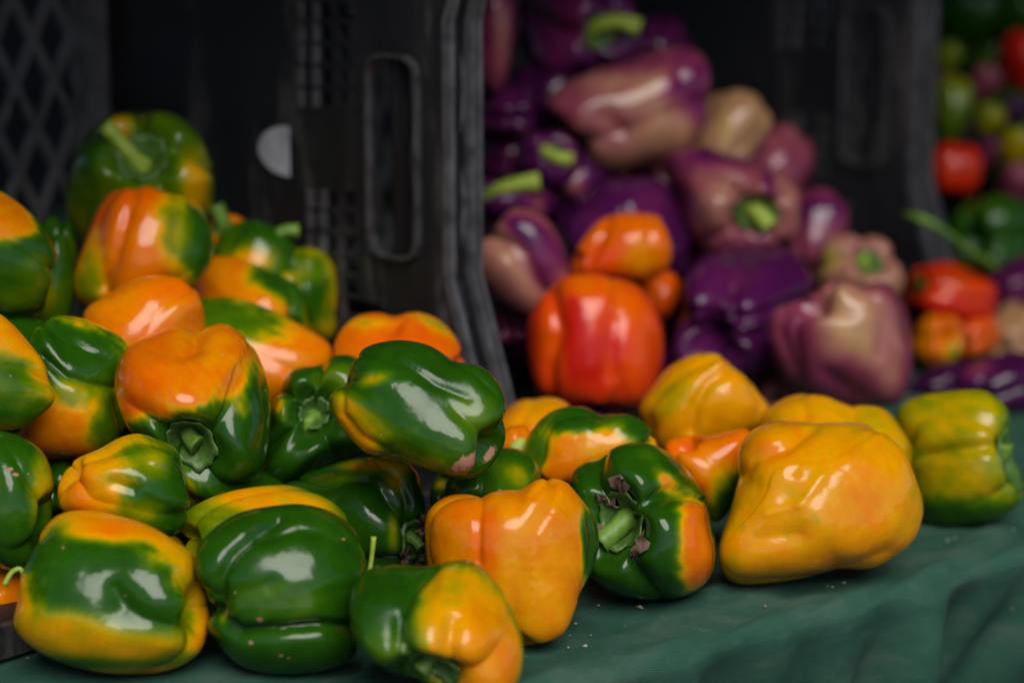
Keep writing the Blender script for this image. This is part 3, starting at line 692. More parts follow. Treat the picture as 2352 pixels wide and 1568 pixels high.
    sa.data.foreach_set('value', sv.astype(np.float32))
    # calyx: a scalloped cap that follows the hollow round the stem
    if stem or cal:
        cs = cal or 0.105
        nr, na = 7, 42
        ps = np.linspace(0, 2 * math.pi, na, endpoint=False); rg = np.random.RandomState(seed + 5)
        edge = cs * (1 + 0.06 * np.cos(6 * ps + rg.uniform(0, 6)) + 0.08 * np.cos(11 * ps + rg.uniform(0, 6)))
        us = np.linspace(0.02, 1, nr)[:, None] * edge[None, :]
        pp = np.repeat(ps[None], nr, 0)
        S3 = shape(us, pp); rm = np.hypot(S3[..., 0], S3[..., 1]).mean(1, keepdims=True); zm = S3[..., 2].mean(1, keepdims=True)
        rfac = rm * (edge / edge.mean())[None, :] ** 0.6
        S3 = np.stack([rfac * np.cos(pp) + S3[..., 0].mean(), rfac * np.sin(pp) + S3[..., 1].mean(), 0.4 * S3[..., 2] + 0.6 * zm + 0.02], -1)
        K = warp(c + S3.reshape(-1, 3) @ A.T)
        ax = A[:, 2] / np.linalg.norm(A[:, 2])
        lift = (2.2 * (1 - np.linspace(0, 1, nr)[:, None] ** 3 * 0.8) * px * 2.2 + 0 * us).reshape(-1) + 0.0006
        K = K + ax[None] * lift[:, None] + ax[None] * (rg.normal(size=len(K)) * 0.00025)[:, None]
        i = np.arange(nr * na).reshape(nr, na); j = np.roll(i, -1, axis=1)
        KF = [tuple(f) for f in np.stack([i[:-1], i[1:], j[1:], j[:-1]], -1).reshape(-1, 4).tolist()] + [tuple(i[0].tolist())[::-1]]
        # skirt down into the flesh
        nb = len(K); K = np.vstack([K, K[i[-1]] - ax[None] * 0.002])
        KF += [(int(i[-1][k]), nb + k, nb + (k + 1) % na, int(i[-1][(k + 1) % na])) for k in range(na)]
        mesh_obj('calyx', K - base, KF, M_CALYX, root)
    if stem:
        p0 = c + shape(np.full((1, 8), 0.004), np.linspace(0, 6.28, 8, endpoint=False)[None]).reshape(-1, 3).mean(0) @ A.T; p0 = warp(p0[None])[0]; print('STEM', label[:40], [round(float(v[0])) for v in proj(p0[None])[:2]])
        rad = stem[0] * px; pts_ = [p0 - ax * 0.002]
        for (dx, dy, dt) in stem[1]: pts_.append(p0 + (R_ * dx + U_ * dy - F_ * dt) * px)
        k = len(pts_); radii = np.array([rad * 1.9, rad * 1.12] + [rad] * max(0, k - 3) + [rad * 1.22]) if k > 2 else np.array([rad * 1.7, rad * 1.1])
        TV, TF = tube(pts_, radii[:k])
        mesh_obj('stem', TV - base, TF, M_PALE if pale else M_STEM, root)
    if dry:
        rg = np.random.RandomState(seed + 9)
        for k in range(dry):
            a0 = rg.uniform(0, 6.28); ed = 0.10 + rg.uniform(0, 0.04)
            ps = a0 + np.linspace(-0.26, 0.26, 7); us = np.linspace(ed - 0.03, ed + 0.03, 5)
            uu, pp = np.meshgrid(us, ps, indexing='ij')
            K = warp(c + shape(uu, pp).reshape(-1, 3) @ A.T) + ax[None] * (0.0016 + rg.uniform(0, 0.0035, (35, 1))) + rg.normal(size=(35, 3)) * 0.0012
            i = np.arange(35).reshape(5, 7)
            KF = [tuple(f) for f in np.stack([i[:-1, :-1], i[1:, :-1], i[1:, 1:], i[:-1, 1:]], -1).reshape(-1, 4).tolist()]
            mesh_obj('dried_sepal', K - base, KF, M_DRY, root)
    print('PEP %-60s d=%.3f z=%.3f size=%.3f' % (label[:60], d, base[2], (x1 - x0) * px))
    return root

# ------------------------------------------------------------------ the heap in front (nearest first)
G1 = 'green and orange bell peppers heaped in front'
pepper('green and yellow pepper nearest the viewer, stem pointing down at table edge', (803, 1285, 1206, 1618), (-0.12, -0.62, 0.78), 'rest', 0.16,
       [(1090, 1430, 125, 200, 0.68, 0.22), (1060, 1320, 90, 60, 0.62, 0.3), (1150, 1520, 80, 150, 0.76, 0.3), (900, 1500, 60, 60, 0.36, 0.5)], n=4, roll=0.25, stem=(17, [(-14, -20, 12), (-32, -42, 18)]), group=G1, de=0.30, dm=0.10)
pepper('large green pepper with bright yellow lower band, bottom left corner', (28, 1174, 482, 1551), (-0.94, 0.12, -0.25), 'rest', 0.66,
       [(210, 1310, 150, 110, 0.17, 0.25, -12), (330, 1420, 130, 60, 0.2, 0.4, -25), (110, 1240, 60, 70, 0.2, 0.4), (260, 1530, 170, 22, 0.25, 0.5), (150, 1470, 120, 50, 0.6, 0.4), (300, 1500, 130, 40, 0.62, 0.4), (260, 1200, 120, 25, 0.76, 0.4)],
       n=3, roll=0.9, lw=1.12, group=G1, soil=[(140, 1247, 6, 6, 0), (288, 1356, 4, 4, 0)], dents=[(285, 1385, 45, 12)], p=2.9, tap=0.88, dm=0.02, de=0.10, stem=(6, [(-60, 0, -6), (-102, 22, 0), (-118, 48, 4), (-138, 40, 6), (-154, 12, 8)]), cal=0.07, pale=True)
pepper('all-green blocky pepper lying on its side in the front row', (443, 1163, 872, 1556), (0.93, -0.05, -0.12), 'rest', 0.14,
       [(640, 1390, 140, 50, 0.33, 0.5), (500, 1300, 60, 90, 0.20, 0.5), (486, 1430, 10, 20, 0.50, 0.5)], n=3, roll=1.25, lw=1.1, group=G1, p=2.8, dm=0.02, de=0.10, be=0.08, tap=0.92, soil=[(565, 1486, 9, 6, -40), (648, 1519, 8, 5, 0), (666, 1522, 6, 5, 0), (590, 1434, 14, 8, 0), (800, 1228, 7, 4, 0), (488, 1412, 9, 18, 10)], stem=(5.5, [(60, 6, 0), (92, 36, 4), (101, 78, 6), (105, 120, 8)]), cal=0.07, pale=True)
pepper('smooth orange pepper standing upright on the cloth, fully orange front', (977, 1094, 1372, 1482), (0.10, 0.90, -0.30), 'rest', 0.745,
       [(1100, 1230, 30, 90, 0.92, 0.5), (1040, 1180, 60, 60, 0.84, 0.5), (1250, 1380, 90, 90, 0.70, 0.5), (1372, 1250, 22, 90, 0.15, 0.3)], n=4, roll=0.45, lw=1.0, group=G1, tap=0.72, sh=0.12, dm=0.04, de=0.18, p=2.7, mnoise=0.03)
pepper('green pepper with one orange side, thick stem and dried calyx facing the viewer', (1310, 1014, 1647, 1381), (-0.42, 0.05, 0.90), 'rest', 0.13,
       [(1630, 1230, 75, 150, 0.86, 0.25), (1550, 1110, 50, 22, 0.72, 0.4, -40), (1490, 1030, 60, 30, 0.30, 0.5)], n=4, roll=0.5, stem=(22, [(-16, 4, 30), (-45, -22, 50), (-78, -48, 60)]), dry=4, cal=0.11, group=G1, de=0.36, dm=0.12, sh=0.2, di=0.55)
pepper('big wrinkled amber pepper with a pointed end, alone on the right of the cloth', (1649, 966, 2123, 1343), (0.72, 0.30, -0.42), 'rest', 0.665,
       [(1900, 1300, 200, 30, 0.72, 0.5), (1760, 1020, 70, 40, 0.76, 0.4), (1690, 1310, 40, 20, 0.62, 0.6), (2000, 1150, 60, 100, 0.75, 0.5), ],
       n=3, roll=2.2, lw=1.0, group=G1, tap=0.80, p=2.45, dm=0.02, de=0.08, be=0.0, bi=0.0, wr=0.006, noise=0.028, dents=[(1816, 1124, 42, 9), (1801, 1226, 55, 12), (1826, 1069, 15, 4)], mnoise=0.025, tip=0.10)
pepper('lime green pepper with yellow cheeks at the right end of the cloth', (2060, 895, 2347, 1208), (0.82, 0.10, 0.52), 'rest', 0.50,
       [(2200, 960, 135, 70, 0.56, 0.5), (2210, 1090, 135, 80, 0.55, 0.5), (2200, 1190, 160, 30, 0.24, 0.5), (2330, 1000, 30, 160, 0.4, 0.5)], n=4, roll=0.78, stem=(20, [(18, 8, 18), (26, 40, 26)]), cal=0.15, group=G1, dm=0.05, de=0.2, mnoise=0.03)

pepper('small yellow and green pepper wedged behind the all-green pepper', (408, 1112, 800, 1330), (0.8, 0.05, -0.5), 1.37, 0.44,
       [(590, 1130, 110, 26, 0.72, 0.35), (720, 1150, 60, 20, 0.66, 0.5), (470, 1200, 60, 50, 0.43, 0.5)], n=3, lw=1.2, group=G1)
pepper('yellow pepper with green right side in the second row at left', (130, 994, 442, 1262), (0.75, -0.25, -0.35), 1.36, 0.66,
       [(420, 1120, 110, 150, 0.16, 0.3), (360, 1040, 40, 50, 0.5, 0.5), (330, 1190, 50, 30, 0.5, 0.5), (170, 1130, 40, 90, 0.76, 0.5)], n=4, roll=0.35, group=G1, dm=0.05, de=0.2)
pepper('green pepper cut off by the left edge in the second row', (-110, 988, 125, 1310), (0.75, -0.3, 0.1), 1.36, 0.17,
       [(30, 1090, 60, 60, 0.28, 0.5), (112, 1130, 22, 110, 0.56, 0.4)], n=4, roll=0.6, group=G1, soil=[(29, 1069, 9, 6, 20), (48, 1083, 9, 5, -10), (13, 1090, 5, 5, 0), (78, 1088, 4, 4, 0)])
pepper('dark orange pepper mostly hidden in shade at the lower left edge', (-130, 1285, 95, 1455), (0.5, 0.55, -0.6), 1.39, 0.80, [], n=3, group=G1, zmin=0.015)
pepper('green pepper with orange ridge and brown dried calyx at its right end', (648, 1044, 985, 1325), (0.84, -0.34, 0.42), 1.36, 0.14,
       [(850, 1056, 90, 16, 0.74, 0.5), (920, 1085, 30, 40, 0.62, 0.5), (780, 1090, 80, 14, 0.38, 0.5, 12), (915, 1230, 12, 60, 0.5, 0.5)], n=4, roll=0.75, lw=1.1, group=G1, stem=(10, [(24, -10, 12), (40, -28, 18)]), dry=6, cal=0.12, de=0.28, sh=0.12, di=0.12)
pepper('glossy green pepper tilted on top of the heap, pinkish soil on its end', (757, 778, 1168, 1104), (-0.78, 0.40, -0.35), 1.38, 0.16,
       [(800, 990, 40, 90, 0.72, 0.35, 35), (850, 990, 100, 26, 0.60, 0.6, -32), (840, 862, 40, 14, 0.58, 0.5, 10), (1090, 940, 60, 60, 0.42, 0.6), (960, 1070, 80, 25, 0.6, 0.5), (1000, 1000, 100, 40, 0.28, 0.6)],
       n=3, roll=0.55, lw=1.15, group=G1, soil=[(1085, 1070, 55, 22, 25), (1140, 1040, 30, 14, 55)], tap=0.9, p=2.6, dm=0.03, de=0.12)
pepper('orange-shouldered pepper with a green underside and stubby stem facing out', (262, 741, 619, 1154), (0.04, -0.42, 0.88), 1.40, 0.84,
       [(520, 1080, 150, 130, 0.14, 0.3), (360, 1010, 90, 32, 0.20, 0.45), (608, 960, 26, 150, 0.16, 0.4), (520, 935, 60, 18, 0.32, 0.5, 15), (440, 1000, 80, 60, 0.15, 0.5)], n=4, roll=0.78, group=G1, stem=(20, [(2, -10, 22), (8, -22, 36), (24, -34, 44)]), cal=0.11, de=0.2, dm=0.07, di=0.5, sh=0.16, tap=0.86)
pepper('green pepper with a twisted calyx between the orange and tilted green ones', (582, 812, 850, 1128), (0.0, 0.18, 0.88), 1.44, 0.16,
       [(760, 850, 50, 45, 0.40, 0.5), (640, 930, 20, 30, 0.4, 0.5), (628, 925, 12, 18, 0.62, 0.3)], n=5, roll=0.2, group=G1, stem=(13, [(-6, -8, 20), (-16, -22, 34), (-6, -30, 44)]), cal=0.075, de=0.28, dm=0.12, sh=0.14, di=0.5)
pepper('dark olive pepper in shade under the soil-marked green pepper', (1020, 1028, 1242, 1230), (0.2, 0.2, -0.9), 1.44, 0.26, [(1200, 1080, 40, 40, 0.5, 0.5)], n=4, group=G1)
pepper('orange and green pepper at the left, green cheek above an orange belly', (42, 724, 302, 1058), (-0.6, 0.6, 0.1), 1.42, 0.82,
       [(180, 800, 140, 85, 0.12, 0.25, -20), (270, 960, 40, 110, 0.4, 0.5), (180, 890, 60, 30, 0.5, 0.5)], n=3, roll=0.7, group=G1, dm=0.04)
pepper('yellow pepper with a pointed tip poking in from the left edge', (-150, 718, 131, 992), (-0.86, 0.15, 0.1), 1.39, 0.66,
       [(20, 880, 70, 70, 0.36, 0.5), (10, 960, 100, 26, 0.28, 0.5), (60, 770, 60, 30, 0.76, 0.5)], n=3, group=G1, tip=0.25, tap=0.7, bi=0.05)
pepper('long orange pepper with a green upper edge behind the orange-shouldered one', (345, 680, 765, 985), (-0.75, 0.4, -0.2), 1.47, 0.80,
       [(500, 705, 170, 50, 0.33, 0.3, -8), (420, 740, 60, 40, 0.36, 0.5)], n=3, lw=1.2, group=G1, dm=0.04, de=0.12, mnoise=0.03)
pepper('plain orange pepper lying below the red-orange one in the heap', (188, 632, 470, 850), (-0.6, -0.5, 0.1), 1.52, 0.80, [(400, 650, 60, 26, 0.88, 0.5)], n=3, group=G1, dm=0.04, de=0.14, mnoise=0.03)
pepper('orange pepper with pale reflection and green right flank, upper heap', (430, 586, 700, 800), (0.5, -0.4, 0.3), 1.55, 0.76,
       [(650, 640, 70, 45, 0.17, 0.3, -30), (690, 690, 26, 70, 0.3, 0.5)], n=4, group=G1, dm=0.05, hi=False)
pepper('yellow and green pepper with a hooked stem beside the black crate panel', (560, 558, 781, 800), (-0.62, 0.5, 0.5), 1.70, 0.60,
       [(735, 690, 45, 65, 0.22, 0.35), (700, 590, 60, 26, 0.42, 0.5), (600, 590, 40, 40, 0.64, 0.5)], n=5, roll=0.4, group=G1, stem=(14, [(-10, 34, 16), (-2, 66, 20), (20, 88, 20), (56, 90, 18)]), hi=False, dm=0.05, cal=0.08, di=0.15, auto=False)
pepper('red-orange pepper with a green right side below the topmost pepper', (168, 426, 494, 720), (0.1, 0.85, -0.3), 1.60, 0.90,
       [(470, 560, 60, 110, 0.18, 0.35), (410, 520, 36, 90, 0.5, 0.5), (190, 640, 46, 90, 0.5, 0.4), (330, 640, 60, 40, 0.84, 0.5)], n=4, roll=0.9, group=G1, hi=False, dm=0.06, de=0.2)
pepper('green pepper with yellow patches and a slanting stem at the top of heap', (148, 254, 496, 590), (0.08, 0.36, 0.88), 1.63, 0.40,
       [(285, 285, 36, 40, 0.60, 0.3), (460, 420, 32, 120, 0.62, 0.4), (250, 440, 90, 60, 0.40, 0.5), (190, 340, 40, 60, 0.25, 0.5), (380, 300, 60, 40, 0.33, 0.5)], n=5, roll=0.3, group=G1, stem=(17, [(-16, 18, 26), (-44, 52, 44), (-78, 92, 50)]), hi=False, de=0.30, dm=0.1, pale=True)
pepper('green-topped yellow pepper half hidden below the crate sticker', (492, 504, 690, 690), (0.2, 0.6, -0.3), 1.69, 0.28, [(570, 585, 70, 36, 0.64, 0.4)], n=4, group=G1, hi=False, auto=False)
pepper('small orange pepper almost hidden, thick green stem showing beside the topmost pepper', (446, 492, 592, 660), (0.0, 0.6, 0.6), 1.715, 0.82, [], n=3, group=G1, auto=False, stem=(17, [(0, 12, 14), (-6, 34, 24), (-18, 58, 28)]), hi=False, di=0.2)
pepper('orange over green pepper at the far left edge, upper row', (-130, 428, 130, 744), (-0.7, 0.2, 0.3), 1.50, 0.20,
       [(20, 480, 110, 70, 0.76, 0.18), (60, 700, 60, 30, 0.38, 0.5), (90, 640, 30, 50, 0.36, 0.5)], n=4, group=G1, hi=False, roll=0.3)
pepper('dark green pepper in the gap at left behind the orange over green one', (66, 496, 178, 800), (0.1, 0.8, 0.2), 1.58, 0.30, [(100, 690, 30, 40, 0.56, 0.5)], n=4, group=G1, hi=False)
pepper('lumpy orange pepper in front of the crate mouth rim', (768, 715, 1063, 900), (0.1, 0.55, -0.6), 1.52, 0.86,
       [(940, 780, 60, 40, 0.94, 0.5), (1010, 735, 60, 14, 0.52, 0.6, -30), (850, 728, 50, 12, 0.6, 0.6)], n=4, roll=0.2, group=G1, hi=False, de=0.34, dm=0.16, be=0.2)
pepper('pepper with green shoulders and orange face behind the upright orange one', (1200, 930, 1513, 1180), (0.6, 0.45, -0.2), 1.50, 0.82,
       [(1330, 945, 130, 38, 0.16, 0.3, 4), (1470, 970, 50, 50, 0.17, 0.4), (1225, 1010, 30, 60, 0.28, 0.4), (1400, 1010, 60, 20, 0.68, 0.5)], n=4, roll=0.5, group=G1)
pepper('orange-red pepper with a green lower side squeezed beside the amber pepper', (1515, 985, 1735, 1240), (-0.5, 0.6, 0.2), 1.52, 0.84,
       [(1560, 1020, 60, 30, 0.93, 0.6), (1690, 1160, 50, 60, 0.25, 0.5)], n=3, group=G1, dm=0.14)
pepper('amber pepper with a shallow hollow top behind the big wrinkled one', (1748, 903, 2095, 1140), (0.1, 0.75, -0.2), 1.57, 0.66,
       [(2000, 950, 70, 50, 0.58, 0.7)], n=4, group=G1, sh=0.2, mnoise=0.03)
pepper('golden yellow pepper leaning back below the purple peppers', (1462, 811, 1775, 1090), (0.45, 0.72, 0.1), 1.62, 0.67,
       [(1530, 900, 36, 60, 0.54, 0.5, -30), (1500, 1000, 40, 30, 0.72, 0.5)], n=3, roll=0.5, group=G1, tap=0.8, dm=0.05, mnoise=0.025, hi=False)
pepper('yellow-orange pepper showing a sliver behind the soil-marked green one', (1130, 912, 1330, 1080), (0.3, 0.2, -0.8), 1.60, 0.70, [(1190, 985, 30, 14, 0.86, 0.5)], n=4, group=G1, hi=False)
pepper('orange pepper sliver with a pale green stem end beside the tilted pepper', (1140, 975, 1235, 1085), (0.15, -0.2, 0.9), 1.50, 0.86, [], n=4, group=G1, hi=False, stem=(22, [(4, 4, 14), (8, 6, 30)]), pale=True)
pepper('green pepper peeping out between the left yellow and orange ones', (96, 1040, 200, 1180), (0.2, 0.2, -0.9), 1.44, 0.15, [], n=4, group=G1, hi=False)
pepper('dark green pepper deep in the gap below the twisted calyx', (470, 1080, 680, 1220), (0.2, 0.2, -0.9), 1.45, 0.14, [], n=4, group=G1, hi=False)
pepper('small green pepper end behind the brown dried calyx', (985, 1085, 1080, 1230), (0.3, 0.3, -0.8), 1.42, 0.16, [(1010, 1100, 20, 14, 0.6, 0.5)], n=4, group=G1, hi=False)

# ------------------------------------------------------------------ the purple crate
G2 = 'purple and red bell peppers in the middle crate'
kw = dict(group=G2, hi=False, zmin=0.012)
pepper('red and orange pepper standing at the mouth of the purple crate', (1208, 628, 1528, 945), (0.0, 0.88, -0.2), 1.74, 1.20,
       [(1330, 800, 40, 140, 1.27, 0.4), (1250, 760, 30, 90, 1.02, 0.5), (1450, 690, 80, 60, 1.0, 0.5), (1340, 640, 80, 26, 0.95, 0.5), (1490, 800, 40, 90, 1.06, 0.5), (1400, 900, 60, 30, 1.18, 0.5)], n=3, roll=0.35, dm=0.03, de=0.16, **kw)
pepper('mauve pepper with a yellow-tan face in front of the purple heap', (1762, 642, 2097, 942), (0.35, -0.5, -0.5), 1.76, 0.62,
       [(1965, 730, 60, 90, 0.96, 0.6, 20), (2060, 820, 36, 100, 0.78, 0.5), (1800, 820, 40, 110, 0.58, 0.5), (1930, 880, 60, 40, 0.58, 0.5)], fam='p', n=4, roll=0.6, dm=0.06, de=0.2, **kw)
pepper('glossy dark purple pepper with deep folds between red and mauve ones', (1543, 563, 1872, 872), (0.35, 0.3, -0.75), 1.80, 0.22,
       [(1700, 640, 90, 50, 0.33, 0.5), (1600, 780, 50, 60, 0.34, 0.5)], fam='p', n=4, roll=0.2, dm=0.2, de=0.4, be=0.26, bi=0.5, wr=0.006, **kw)
pepper('orange pepper balanced above the red one in the purple crate', (1306, 488, 1546, 690), (0.75, 0.25, -0.2), 1.79, 0.92,
       [(1380, 590, 70, 40, 1.08, 0.5, 30), (1400, 540, 30, 20, 0.98, 0.5), (1480, 600, 40, 40, 0.74, 0.5)], n=3, roll=0.4, dm=0.03, de=0.14, **kw)
pepper('small red-orange lobe of a pepper right of the balanced orange one', (1470, 615, 1562, 740), (0.2, 0.7, -0.4), 1.82, 1.0, [], n=3, **kw)
pepper('pale striped mauve pepper against the first crate rim', (1085, 478, 1312, 730), (-0.55, 0.6, 0.1), 1.80, 0.74,
       [(1240, 540, 70, 26, 0.2, 0.4, -35), (1190, 600, 26, 90, 0.84, 0.5, 30), (1270, 600, 30, 60, 0.5, 0.5)], fam='p', n=4, dm=0.14, **kw)
pepper('pink-purple pepper end low behind the first crate rim', (1130, 660, 1250, 800), (0.2, 0.3, -0.8), 1.84, 0.56, [], fam='p', n=4, **kw)
pepper('shadowed purple pepper behind the golden yellow one', (1480, 790, 1660, 960), (0.2, 0.3, -0.8), 1.86, 0.2, [], fam='p', n=4, **kw)
pepper('greyish mauve pepper glimpsed below the yellow-tan faced one', (1735, 820, 1860, 960), (0.2, 0.3, -0.8), 1.84, 0.74, [], fam='p', n=4, **kw)
pepper('dark purple pepper directly behind the balanced orange one', (1268, 398, 1594, 650), (0.1, 0.6, -0.5), 1.88, 0.2,
       [(1500, 460, 70, 50, 0.4, 0.5), (1350, 500, 60, 50, 0.3, 0.5)], fam='p', n=4, roll=0.4, dm=0.16, **kw)
pepper('large mauve pepper with its green stem hanging down', (1508, 334, 1842, 612), (0.22, -0.36, 0.82), 1.905, 0.64,
       [(1620, 348, 110, 22, 0.40, 0.5), (1660, 450, 60, 70, 0.82, 0.5), (1560, 500, 40, 90, 0.62, 0.5), (1800, 480, 40, 90, 0.74, 0.5), (1770, 400, 14, 50, 0.3, 0.5)], fam='p', n=4, roll=0.6, dm=0.05, de=0.2, auto=False, stem=(20, [(10, -8, 24), (26, -26, 40), (42, -48, 46)]), pale=True, **kw)
pepper('big brownish mauve pepper lying across the purple heap, purple right end', (1248, 112, 1640, 412), (0.82, 0.3, -0.2), 1.93, 0.78,
       [(1600, 190, 60, 90, 0.42, 0.4), (1300, 240, 60, 60, 0.66, 0.5), (1400, 300, 60, 50, 0.70, 0.5), (1560, 320, 50, 50, 0.9, 0.5), (1450, 130, 140, 26, 0.5, 0.5)], fam='p', n=4, lw=1.15, dm=0.06, **kw)
pepper('dark purple pepper with a curved lime stem at the top of the purple heap', (1182, -60, 1486, 196), (0.42, -0.34, 0.8), 1.97, 0.34,
       [(1290, 60, 50, 90, 0.45, 0.5)], fam='p', n=4, stem=(18, [(20, 4, 24), (60, 10, 40), (110, -6, 46)]), pale=True, dm=0.14, **kw)
pepper('purple pepper corner showing behind the brownish mauve one', (1440, 30, 1590, 190), (0.2, 0.3, -0.8), 2.07, 0.36, [], fam='p', n=4, **kw)
pepper('tall magenta and tan pepper cropped by the first crate rim at top', (1060, -60, 1186, 212), (0.1, 0.8, 0.1), 1.90, 0.52, [(1165, 80, 20, 90, 0.76, 0.5), (1120, 170, 30, 30, 0.66, 0.5)], fam='p', n=4, **kw)
pepper('purple pepper below the tall magenta one at the crate rim', (1070, 185, 1230, 310), (-0.3, 0.3, -0.7), 1.93, 0.34, [], fam='p', n=4, **kw)
pepper('bright purple pepper at the crate rim with a tan side', (1065, 275, 1250, 420), (-0.3, 0.4, -0.7), 1.90, 0.36, [(1225, 320, 30, 50, 0.82, 0.5)], fam='p', n=4, **kw)
pepper('purple pepper with an upcurved green stem left of the brownish mauve one', (1180, 300, 1330, 450), (0.2, 0.3, 0.7), 1.90, 0.3, [], fam='p', n=4, stem=(14, [(-10, 16, 20), (10, 2, 36), (54, -6, 40)]), pale=True, **kw)
pepper('purple pepper with a lime stem stretched sideways at the crate rim', (1060, 410, 1280, 520), (-0.5, 0.4, 0.6), 1.87, 0.3, [(1250, 470, 30, 30, 0.7, 0.5)], fam='p', n=4, stem=(18, [(10, 14, 20), (40, 26, 34), (100, 36, 36)]), pale=True, **kw)
pepper('yellow-tan pepper leaning on the dark panel of the middle crate', (1570, 205, 1772, 410), (0.3, 0.6, -0.3), 2.03, 0.86, [(1655, 290, 14, 40, 1.0, 0.5)], fam='p', n=4, **kw)
pepper('slim mauve pepper behind the big one with the hanging stem', (1690, 285, 1872, 500), (0.3, 0.6, -0.3), 2.00, 0.64, [], fam='p', n=4, **kw)
pepper('purple over pink pepper right of the hanging stem', (1800, 430, 1950, 640), (0.2, 0.6, -0.3), 1.99, 0.62, [(1880, 470, 60, 36, 0.34, 0.4)], fam='p', n=4, **kw)
pepper('tan and rust pepper with a small lime stem near the crate corner', (1865, 535, 2078, 720), (0.25, 0.3, 0.8), 1.93, 0.84, [(2020, 620, 46, 60, 0.80, 0.5), (1890, 600, 30, 40, 1.05, 0.5)], fam='p', n=4, stem=(14, [(-4, 10, 14), (-10, 22, 24)]), pale=True, **kw)

pepper('dusky purple pepper filling the gap left of the brownish mauve one', (1165, 130, 1340, 310), (0.3, 0.5, -0.5), 1.98, 0.22, [], fam='p', n=4, auto=False, **kw)
pepper('deep purple pepper under the brownish mauve one', (1240, 320, 1430, 500), (0.3, 0.5, -0.5), 1.94, 0.26, [(1300, 430, 40, 30, 0.7, 0.5)], fam='p', n=4, auto=False, **kw)
pepper('mauve pepper wedged between the dark purple and hanging-stem ones', (1440, 320, 1610, 490), (0.3, 0.5, -0.5), 2.03, 0.66, [], fam='p', n=4, auto=False, **kw)
pepper('wine red pepper in the gap beside the balanced orange one', (1530, 480, 1680, 660), (0.3, 0.5, -0.5), 1.99, 0.5, [], fam='p', n=4, auto=False, **kw)
# ------------------------------------------------------------------ right-hand end
G3 = 'peppers beyond the middle crate'
kw = dict(group=G3, hi=False, zmin=0.012)
pepper('bright red pepper lying beyond the lime green one', (2085, 602, 2294, 750), (-0.75, 0.2, 0.2), 2.08, 1.2, [(2230, 640, 60, 40, 1.08, 0.5)], n=4, dm=0.14, stem=(16, [(-14, 10, 14), (-22, 26, 22)]), **kw)
pepper('small orange pepper under the bright red one', (2094, 718, 2214, 845), (0.2, 0.1, 0.8), 2.05, 0.78, [(2190, 820, 20, 26, 0.55, 0.4)], n=4, **kw)
pepper('orange-red pepper between the small orange and tan ones', (2180, 695, 2298, 820), (0.4, 0.3, -0.6), 2.09, 0.98, [], n=4, **kw)
pepper('tan pepper cropped by the right edge', (2262, 690, 2400, 840), (0.4, 0.3, -0.6), 2.12, 0.9, [], fam='p', n=4, **kw)
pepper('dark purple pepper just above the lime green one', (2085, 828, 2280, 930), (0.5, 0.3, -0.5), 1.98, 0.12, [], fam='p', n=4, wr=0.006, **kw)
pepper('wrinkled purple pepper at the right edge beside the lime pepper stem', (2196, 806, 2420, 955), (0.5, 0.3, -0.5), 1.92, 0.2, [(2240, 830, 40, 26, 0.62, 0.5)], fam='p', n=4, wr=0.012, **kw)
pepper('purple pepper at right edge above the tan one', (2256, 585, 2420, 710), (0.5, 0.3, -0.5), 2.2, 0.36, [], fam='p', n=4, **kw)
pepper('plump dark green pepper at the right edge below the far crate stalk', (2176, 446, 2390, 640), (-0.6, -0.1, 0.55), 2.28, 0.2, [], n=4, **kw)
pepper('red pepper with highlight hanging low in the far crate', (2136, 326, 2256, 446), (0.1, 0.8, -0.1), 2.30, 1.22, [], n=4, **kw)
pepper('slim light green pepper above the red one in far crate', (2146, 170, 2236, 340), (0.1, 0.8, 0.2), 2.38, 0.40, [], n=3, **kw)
pepper('brown-green pepper at the right edge of the far crate', (2230, 200, 2420, 460), (0.1, 0.6, 0.5), 2.44, 0.12, [(2290, 300, 60, 60, 0.45, 0.6)], n=4, wr=0.01, **kw)  # darker pigment stands in for the deep shade of the far crate
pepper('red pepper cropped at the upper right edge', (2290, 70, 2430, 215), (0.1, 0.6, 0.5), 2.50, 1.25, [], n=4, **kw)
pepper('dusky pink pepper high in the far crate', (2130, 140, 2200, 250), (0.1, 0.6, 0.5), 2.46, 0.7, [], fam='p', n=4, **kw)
pepper('dark green pepper at the top right corner', (2120, -60, 2300, 120), (0.1, 0.6, 0.5), 2.55, 0.05, [], n=4, **kw)  # crate shade put into the pigment, as on the next two
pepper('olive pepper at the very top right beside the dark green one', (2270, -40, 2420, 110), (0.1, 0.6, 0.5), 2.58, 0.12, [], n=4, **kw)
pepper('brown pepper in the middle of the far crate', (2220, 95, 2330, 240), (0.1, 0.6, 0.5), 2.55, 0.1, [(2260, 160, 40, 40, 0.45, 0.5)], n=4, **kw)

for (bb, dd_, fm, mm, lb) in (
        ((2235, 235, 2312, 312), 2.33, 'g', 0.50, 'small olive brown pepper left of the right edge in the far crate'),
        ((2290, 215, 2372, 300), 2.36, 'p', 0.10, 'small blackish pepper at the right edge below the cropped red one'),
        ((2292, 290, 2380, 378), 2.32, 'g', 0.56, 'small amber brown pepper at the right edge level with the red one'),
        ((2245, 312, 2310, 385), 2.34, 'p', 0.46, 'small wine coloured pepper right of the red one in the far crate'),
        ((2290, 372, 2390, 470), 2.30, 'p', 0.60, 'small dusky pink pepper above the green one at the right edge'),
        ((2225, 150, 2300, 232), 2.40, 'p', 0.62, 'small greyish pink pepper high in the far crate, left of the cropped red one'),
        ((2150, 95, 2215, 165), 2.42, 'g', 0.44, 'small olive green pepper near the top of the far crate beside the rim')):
    pepper(lb, bb, (0.2, 0.5, 0.3), dd_, mm, [], fam=fm, n=4, auto=False, **kw)
